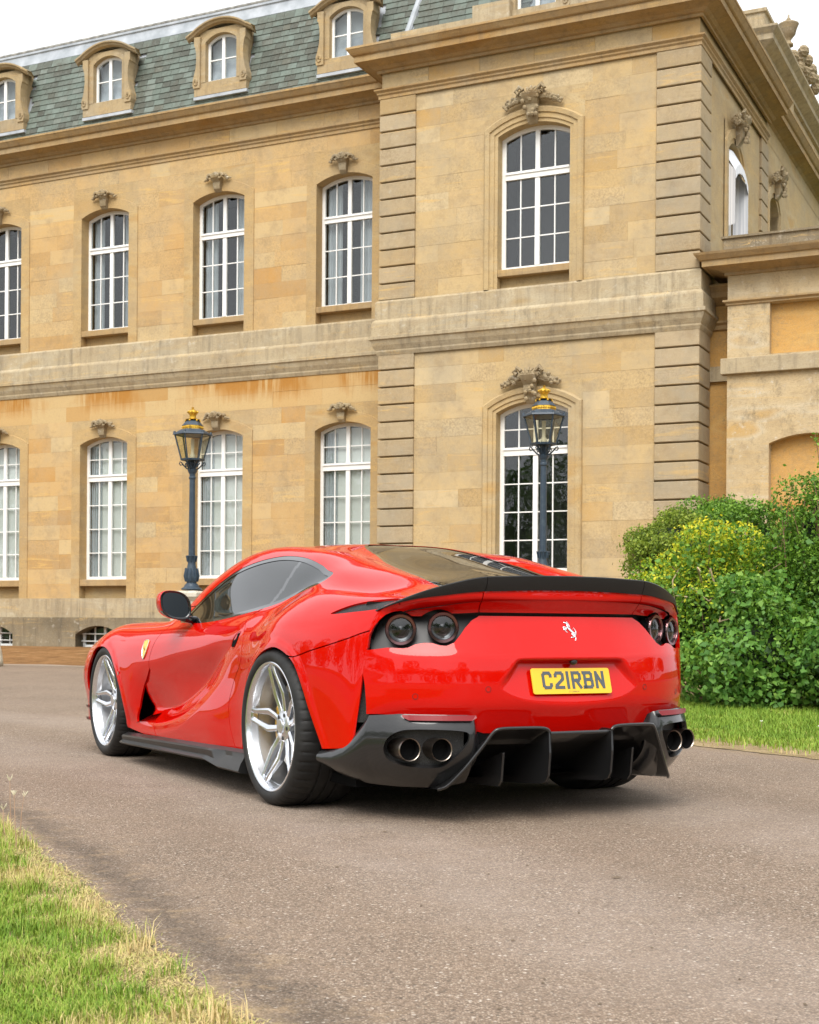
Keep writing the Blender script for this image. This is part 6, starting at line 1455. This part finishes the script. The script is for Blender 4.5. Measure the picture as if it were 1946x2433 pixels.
# ---- number plate
pl0 = Vector((-1.0085, 0, .597)); px_ = Vector((0, -1, 0)); py_ = Vector((.276, 0, .961)); pn_ = px_.cross(py_)
if pn_.x > 0: pn_ = -pn_
plate = empty('number_plate', pl0, 0, car)
pm = Matrix((px_, py_, pn_)).transposed().to_4x4(); plate.matrix_local = Matrix.Translation(pl0) @ pm
def rr_box(w_, h_, r, z0, z1, n=5):
    pts = []
    for cx_, cy_, a0 in ((w_ - r, h_ - r, 0), (-w_ + r, h_ - r, 90), (-w_ + r, -h_ + r, 180), (w_ - r, -h_ + r, 270)):
        pts += [(cx_ + r * math.cos(R(a0 + 90 * i / n)), cy_ + r * math.sin(R(a0 + 90 * i / n))) for i in range(n + 1)]
    k = len(pts); return [(x, y, z0) for x, y in pts] + [(x, y, z1) for x, y in pts], [tuple(range(k - 1, -1, -1)), tuple(range(k, 2 * k))] + [(i, (i + 1) % k, k + (i + 1) % k, k + i) for i in range(k)]
MB().add(*rr_box(.2025, .0562, .010, 0, .004)).build('plate_panel', M['plate_y'], plate)
GL = {'C': [[(1, .76), (1, .86), (.80, 1), (.2, 1), (0, .86), (0, .14), (.2, 0), (.80, 0), (1, .14), (1, .24)]],
      '2': [[(0, .76), (0, .87), (.2, 1), (.80, 1), (1, .87), (1, .64), (.9, .53), (.1, .17), (0, .04), (0, 0), (1, 0)]],
      '1': [[(.5, 0), (.5, 1)]], 'R': [[(0, 0), (0, 1), (.78, 1), (1, .87), (1, .62), (.78, .48), (0, .48)], [(.45, .48), (1, 0)]],
      'B': [[(0, 0), (0, 1)], [(-.16, 1), (.75, 1), (.94, .88), (.94, .64), (.76, .53), (0, .53)], [(.76, .53), (1, .40), (1, .13), (.8, 0), (-.16, 0)]],
      'N': [[(0, 0), (0, 1), (1, 0), (1, 1)]]}
def glyph(ch, x0, x1, y0, y1, sw, z):
    m = MB(); k = 0
    for st in GL[ch]:
        P = [(x0 + sw / 2 + (x1 - x0 - sw) * a, y0 + sw / 2 + (y1 - y0 - sw) * b) for a, b in st]
        for (ax, ay), (bx, by) in zip(P[:-1], P[1:]):
            L_ = math.hypot(bx - ax, by - ay); dx, dy = (bx - ax) / L_, (by - ay) / L_; e_ = sw * .5 if L_ > sw else sw * .3; nx, ny = -dy * sw / 2, dx * sw / 2
            if ch == 'N' and abs(dx) > .1: e_ = 0
            if ch == 'R' and k == 6 and 0: e_ = 0
            a = (ax - dx * e_, ay - dy * e_); b = (bx + dx * e_, by + dy * e_); zz = z + .0018 + .00012 * (k % 3)
            m.add([(a[0] + nx, a[1] + ny, z), (a[0] - nx, a[1] - ny, z), (b[0] - nx, b[1] - ny, z), (b[0] + nx, b[1] + ny, z), (a[0] + nx, a[1] + ny, zz), (a[0] - nx, a[1] - ny, zz), (b[0] - nx, b[1] - ny, zz), (b[0] + nx, b[1] + ny, zz)], [(4, 5, 6, 7), (0, 1, 5, 4), (1, 2, 6, 5), (2, 3, 7, 6), (3, 0, 4, 7)]); k += 1
    return m
for ch, a, b in (('C', -.152, -.101), ('2', -.089, -.039), ('1', -.029, -.012), ('R', -.001, .049), ('B', .062, .112), ('N', .122, .170)):
    glyph(ch, a, b, -.035, .042, .0135, .004).build('character', M['plate_k'], plate)
fc = bpy.data.curves.new('plate_maker_text', 'FONT'); fc.body = 'CT CARBON'; fc.size = .0095; fc.align_x = 'CENTER'
fo_ = bpy.data.objects.new('plate_maker_text', fc); COL.objects.link(fo_); bpy.context.view_layer.update()
me_ = bpy.data.meshes.new_from_object(fo_.evaluated_get(bpy.context.evaluated_depsgraph_get())); bpy.data.objects.remove(fo_); me_.materials.clear(); me_.materials.append(M['plate_k'])
link('maker_text', me_, plate, (.004, -.0505, .0046))
# ---- prancing horse emblem on the boot
def horse(to3, name, mat, sc=1.):
    S = [([(760, 880), (900, 1050), (1110, 1240)], [95, 92, 85]), ([(700, 880), (745, 720), (690, 570), (500, 520)], [85, 65, 62, 42]), ([(740, 470), (850, 690), (890, 850)], [26, 38, 22]),
         ([(650, 910), (430, 800), (400, 1020)], [50, 34, 26]), ([(620, 960), (470, 940), (520, 1080), (605, 1165)], [45, 30, 26, 22]), ([(1020, 1200), (960, 1300), (1040, 1425), (790, 1470)], [75, 55, 36, 24]),
         ([(1130, 1250), (1095, 1400), (1150, 1500), (1065, 1675)], [80, 48, 28, 30]), ([(1150, 1190), (1265, 1140), (1230, 1000), (1150, 860)], [30, 30, 26, 12]), ([(1230, 1180), (1250, 1360)], [34, 10])]
    m = MB()
    for P, r in S:
        r = [q * 1.22 for q in r]; Q = smooth_poly(P, 5, False) if len(P) > 2 else np.array(P, float); rr_ = np.interp(np.linspace(0, 1, len(Q)), np.linspace(0, 1, len(r)), r)
        V0 = MB().tube([((x - 870), (1020 - y), 0) for x, y in Q], list(rr_), 8); m.add([to3(v[0], v[1], v[2] * .42) for v in V0.V], V0.F)
    return m.build(name, mat, car, True)
ks = .120 / 1724
def to_boot(a, b, c): 
    v, w_ = -.018 - a * ks, .815 + b * ks * .98; return (-float(fdepth(np.array([[v]]), np.array([[w_]]))[0, 0]) - .001 - max(c, 0) * ks * 1.2, v, w_)
horse(to_boot, 'horse_emblem', M['chrome'])
# ---- shield badges on the front wings
GF = G[:, 60:, :].reshape(-1, 3)
def sv(u, w_): 
    i = np.argsort((GF[:, 0] - u) ** 2 + (GF[:, 2] - w_) ** 2)[:4]; return float(GF[i, 1].mean())
SH = [(-.035, .048), (-.012, .056), (.012, .056), (.035, .048), (.037, .01), (.028, -.025), (.012, -.048), (0, -.058), (-.012, -.048), (-.028, -.025), (-.037, .01)]
for s in (1, -1):
    bu, bw = 2.005, .683
    c0 = [(bu + a, s * (sv(bu + a, bw + b) + .004), bw + b) for a, b in SH]; ce = (bu, s * (sv(bu, bw) + .0052), bw)
    n = len(c0); bd = cpart('wing_badge', c0 + [(p[0], p[1] - s * .006, p[2]) for p in c0] + [ce], [[i, (i + 1) % n, 2 * n] for i in range(n)] + [[i, (i + 1) % n, n + (i + 1) % n, n + i] for i in range(n)], M['yellow'], car, False)
    m = MB(); pts = [(bu + a, s * (sv(bu + a, bw + b) + .0045), bw + b) for a, b in SH + SH[:1]]; m.tube(pts, .0025, 6, False); m.build('badge_rim', M['chrome'], bd, True)
    kk = .055 / 1400
    m = MB()
    for P, r in (([(760, 880), (900, 1050), (1110, 1240)], [95, 92, 85]), ([(700, 880), (745, 720), (690, 570), (500, 520)], [85, 65, 62, 42]), ([(650, 910), (430, 800), (400, 1020)], [50, 34, 26]), ([(1130, 1250), (1095, 1400), (1150, 1500), (1065, 1675)], [80, 48, 28, 30]), ([(1150, 1190), (1265, 1140), (1230, 1000), (1150, 860)], [30, 30, 26, 12])):
        t0 = MB().tube([((x - 870), (1020 - y), 0) for x, y in P], r, 6); m.add([(bu - s * v[0] * kk, s * (sv(bu, bw) + .0052 + max(v[2], 0) * kk * .3), bw + v[1] * kk) for v in t0.V], t0.F)
    m.build('horse_mark', M['black'], bd, True)
    # side repeater, door handle scoop
    m = MB(); uu, wq = 2.40, .53; vq = sv(uu, wq)
    m.add([(uu + .010 * math.cos(t_), s * (vq + .003), wq + .013 * math.sin(t_)) for t_ in [2 * math.pi * i / 14 for i in range(14)]], [tuple(range(14))]); m.build('side_repeater', M['chrome'], car)
    HP = smooth_poly([(.705, .712), (.675, .752), (.625, .787), (.575, .797), (.585, .775), (.612, .735), (.645, .712)], 5); n = len(HP); hc = HP.mean(0); V = []
    for k_, dv_ in ((1., .0018), (.93, .001), (.80, -.001)): V += [(hc[0] + (a - hc[0]) * k_, s * (sv(a, b) + dv_), hc[1] + (b - hc[1]) * k_) for a, b in HP]
    hd = cpart('door_handle', V, [[k_ * n + i, k_ * n + (i + 1) % n, (k_ + 1) * n + (i + 1) % n, (k_ + 1) * n + i] for k_ in range(2) for i in range(n)], M['red'], door if s > 0 else door_r)
    cpart('handle_recess_shade', [(hc[0] + (a - hc[0]) * .84 - .004, s * (sv(a, b) + .0022), hc[1] + (b - hc[1]) * .82) for a, b in HP], [list(range(n))], M['void'], door if s > 0 else door_r, False)  # flat black patch just proud of the door paints the recess's shade
    for v, w_ in ((.405, .566), (.682, .535)):      # parking sensors
        d0 = float(fdepth(np.array([[v]]), np.array([[w_]]))[0, 0]); dv = (float(fdepth(np.array([[v + .01]]), np.array([[w_]]))[0, 0]) - d0) / .01
        nn = Vector((-1, -dv, 0)).normalized(); tt_ = Vector((nn.y, -nn.x, 0)); m = MB(); n = 20; V = []
        for r_, e_ in ((.0125, .0002), (.0122, .0012), (.0108, .0012), (.0104, .0004)): V += [tuple(Vector((-d0, v, w_)) + tt_ * (r_ * math.cos(2 * math.pi * i / n)) + Vector((0, 0, r_ * math.sin(2 * math.pi * i / n))) + nn * e_) for i in range(n)]
        V = [(a, s * b, c) for a, b, c in V]; m.add(V, [(k_ * n + i, k_ * n + (i + 1) % n, (k_ + 1) * n + (i + 1) % n, (k_ + 1) * n + i) for k_ in range(3) for i in range(n)]); m.build('parking_sensor', M['black'], car)
cam_m = MB(); blob(cam_m, (-1.0, -.016, .680), (.016, .02, .015), 12, 8); cam_m.build('reversing_camera', M['gblack'], car, True)
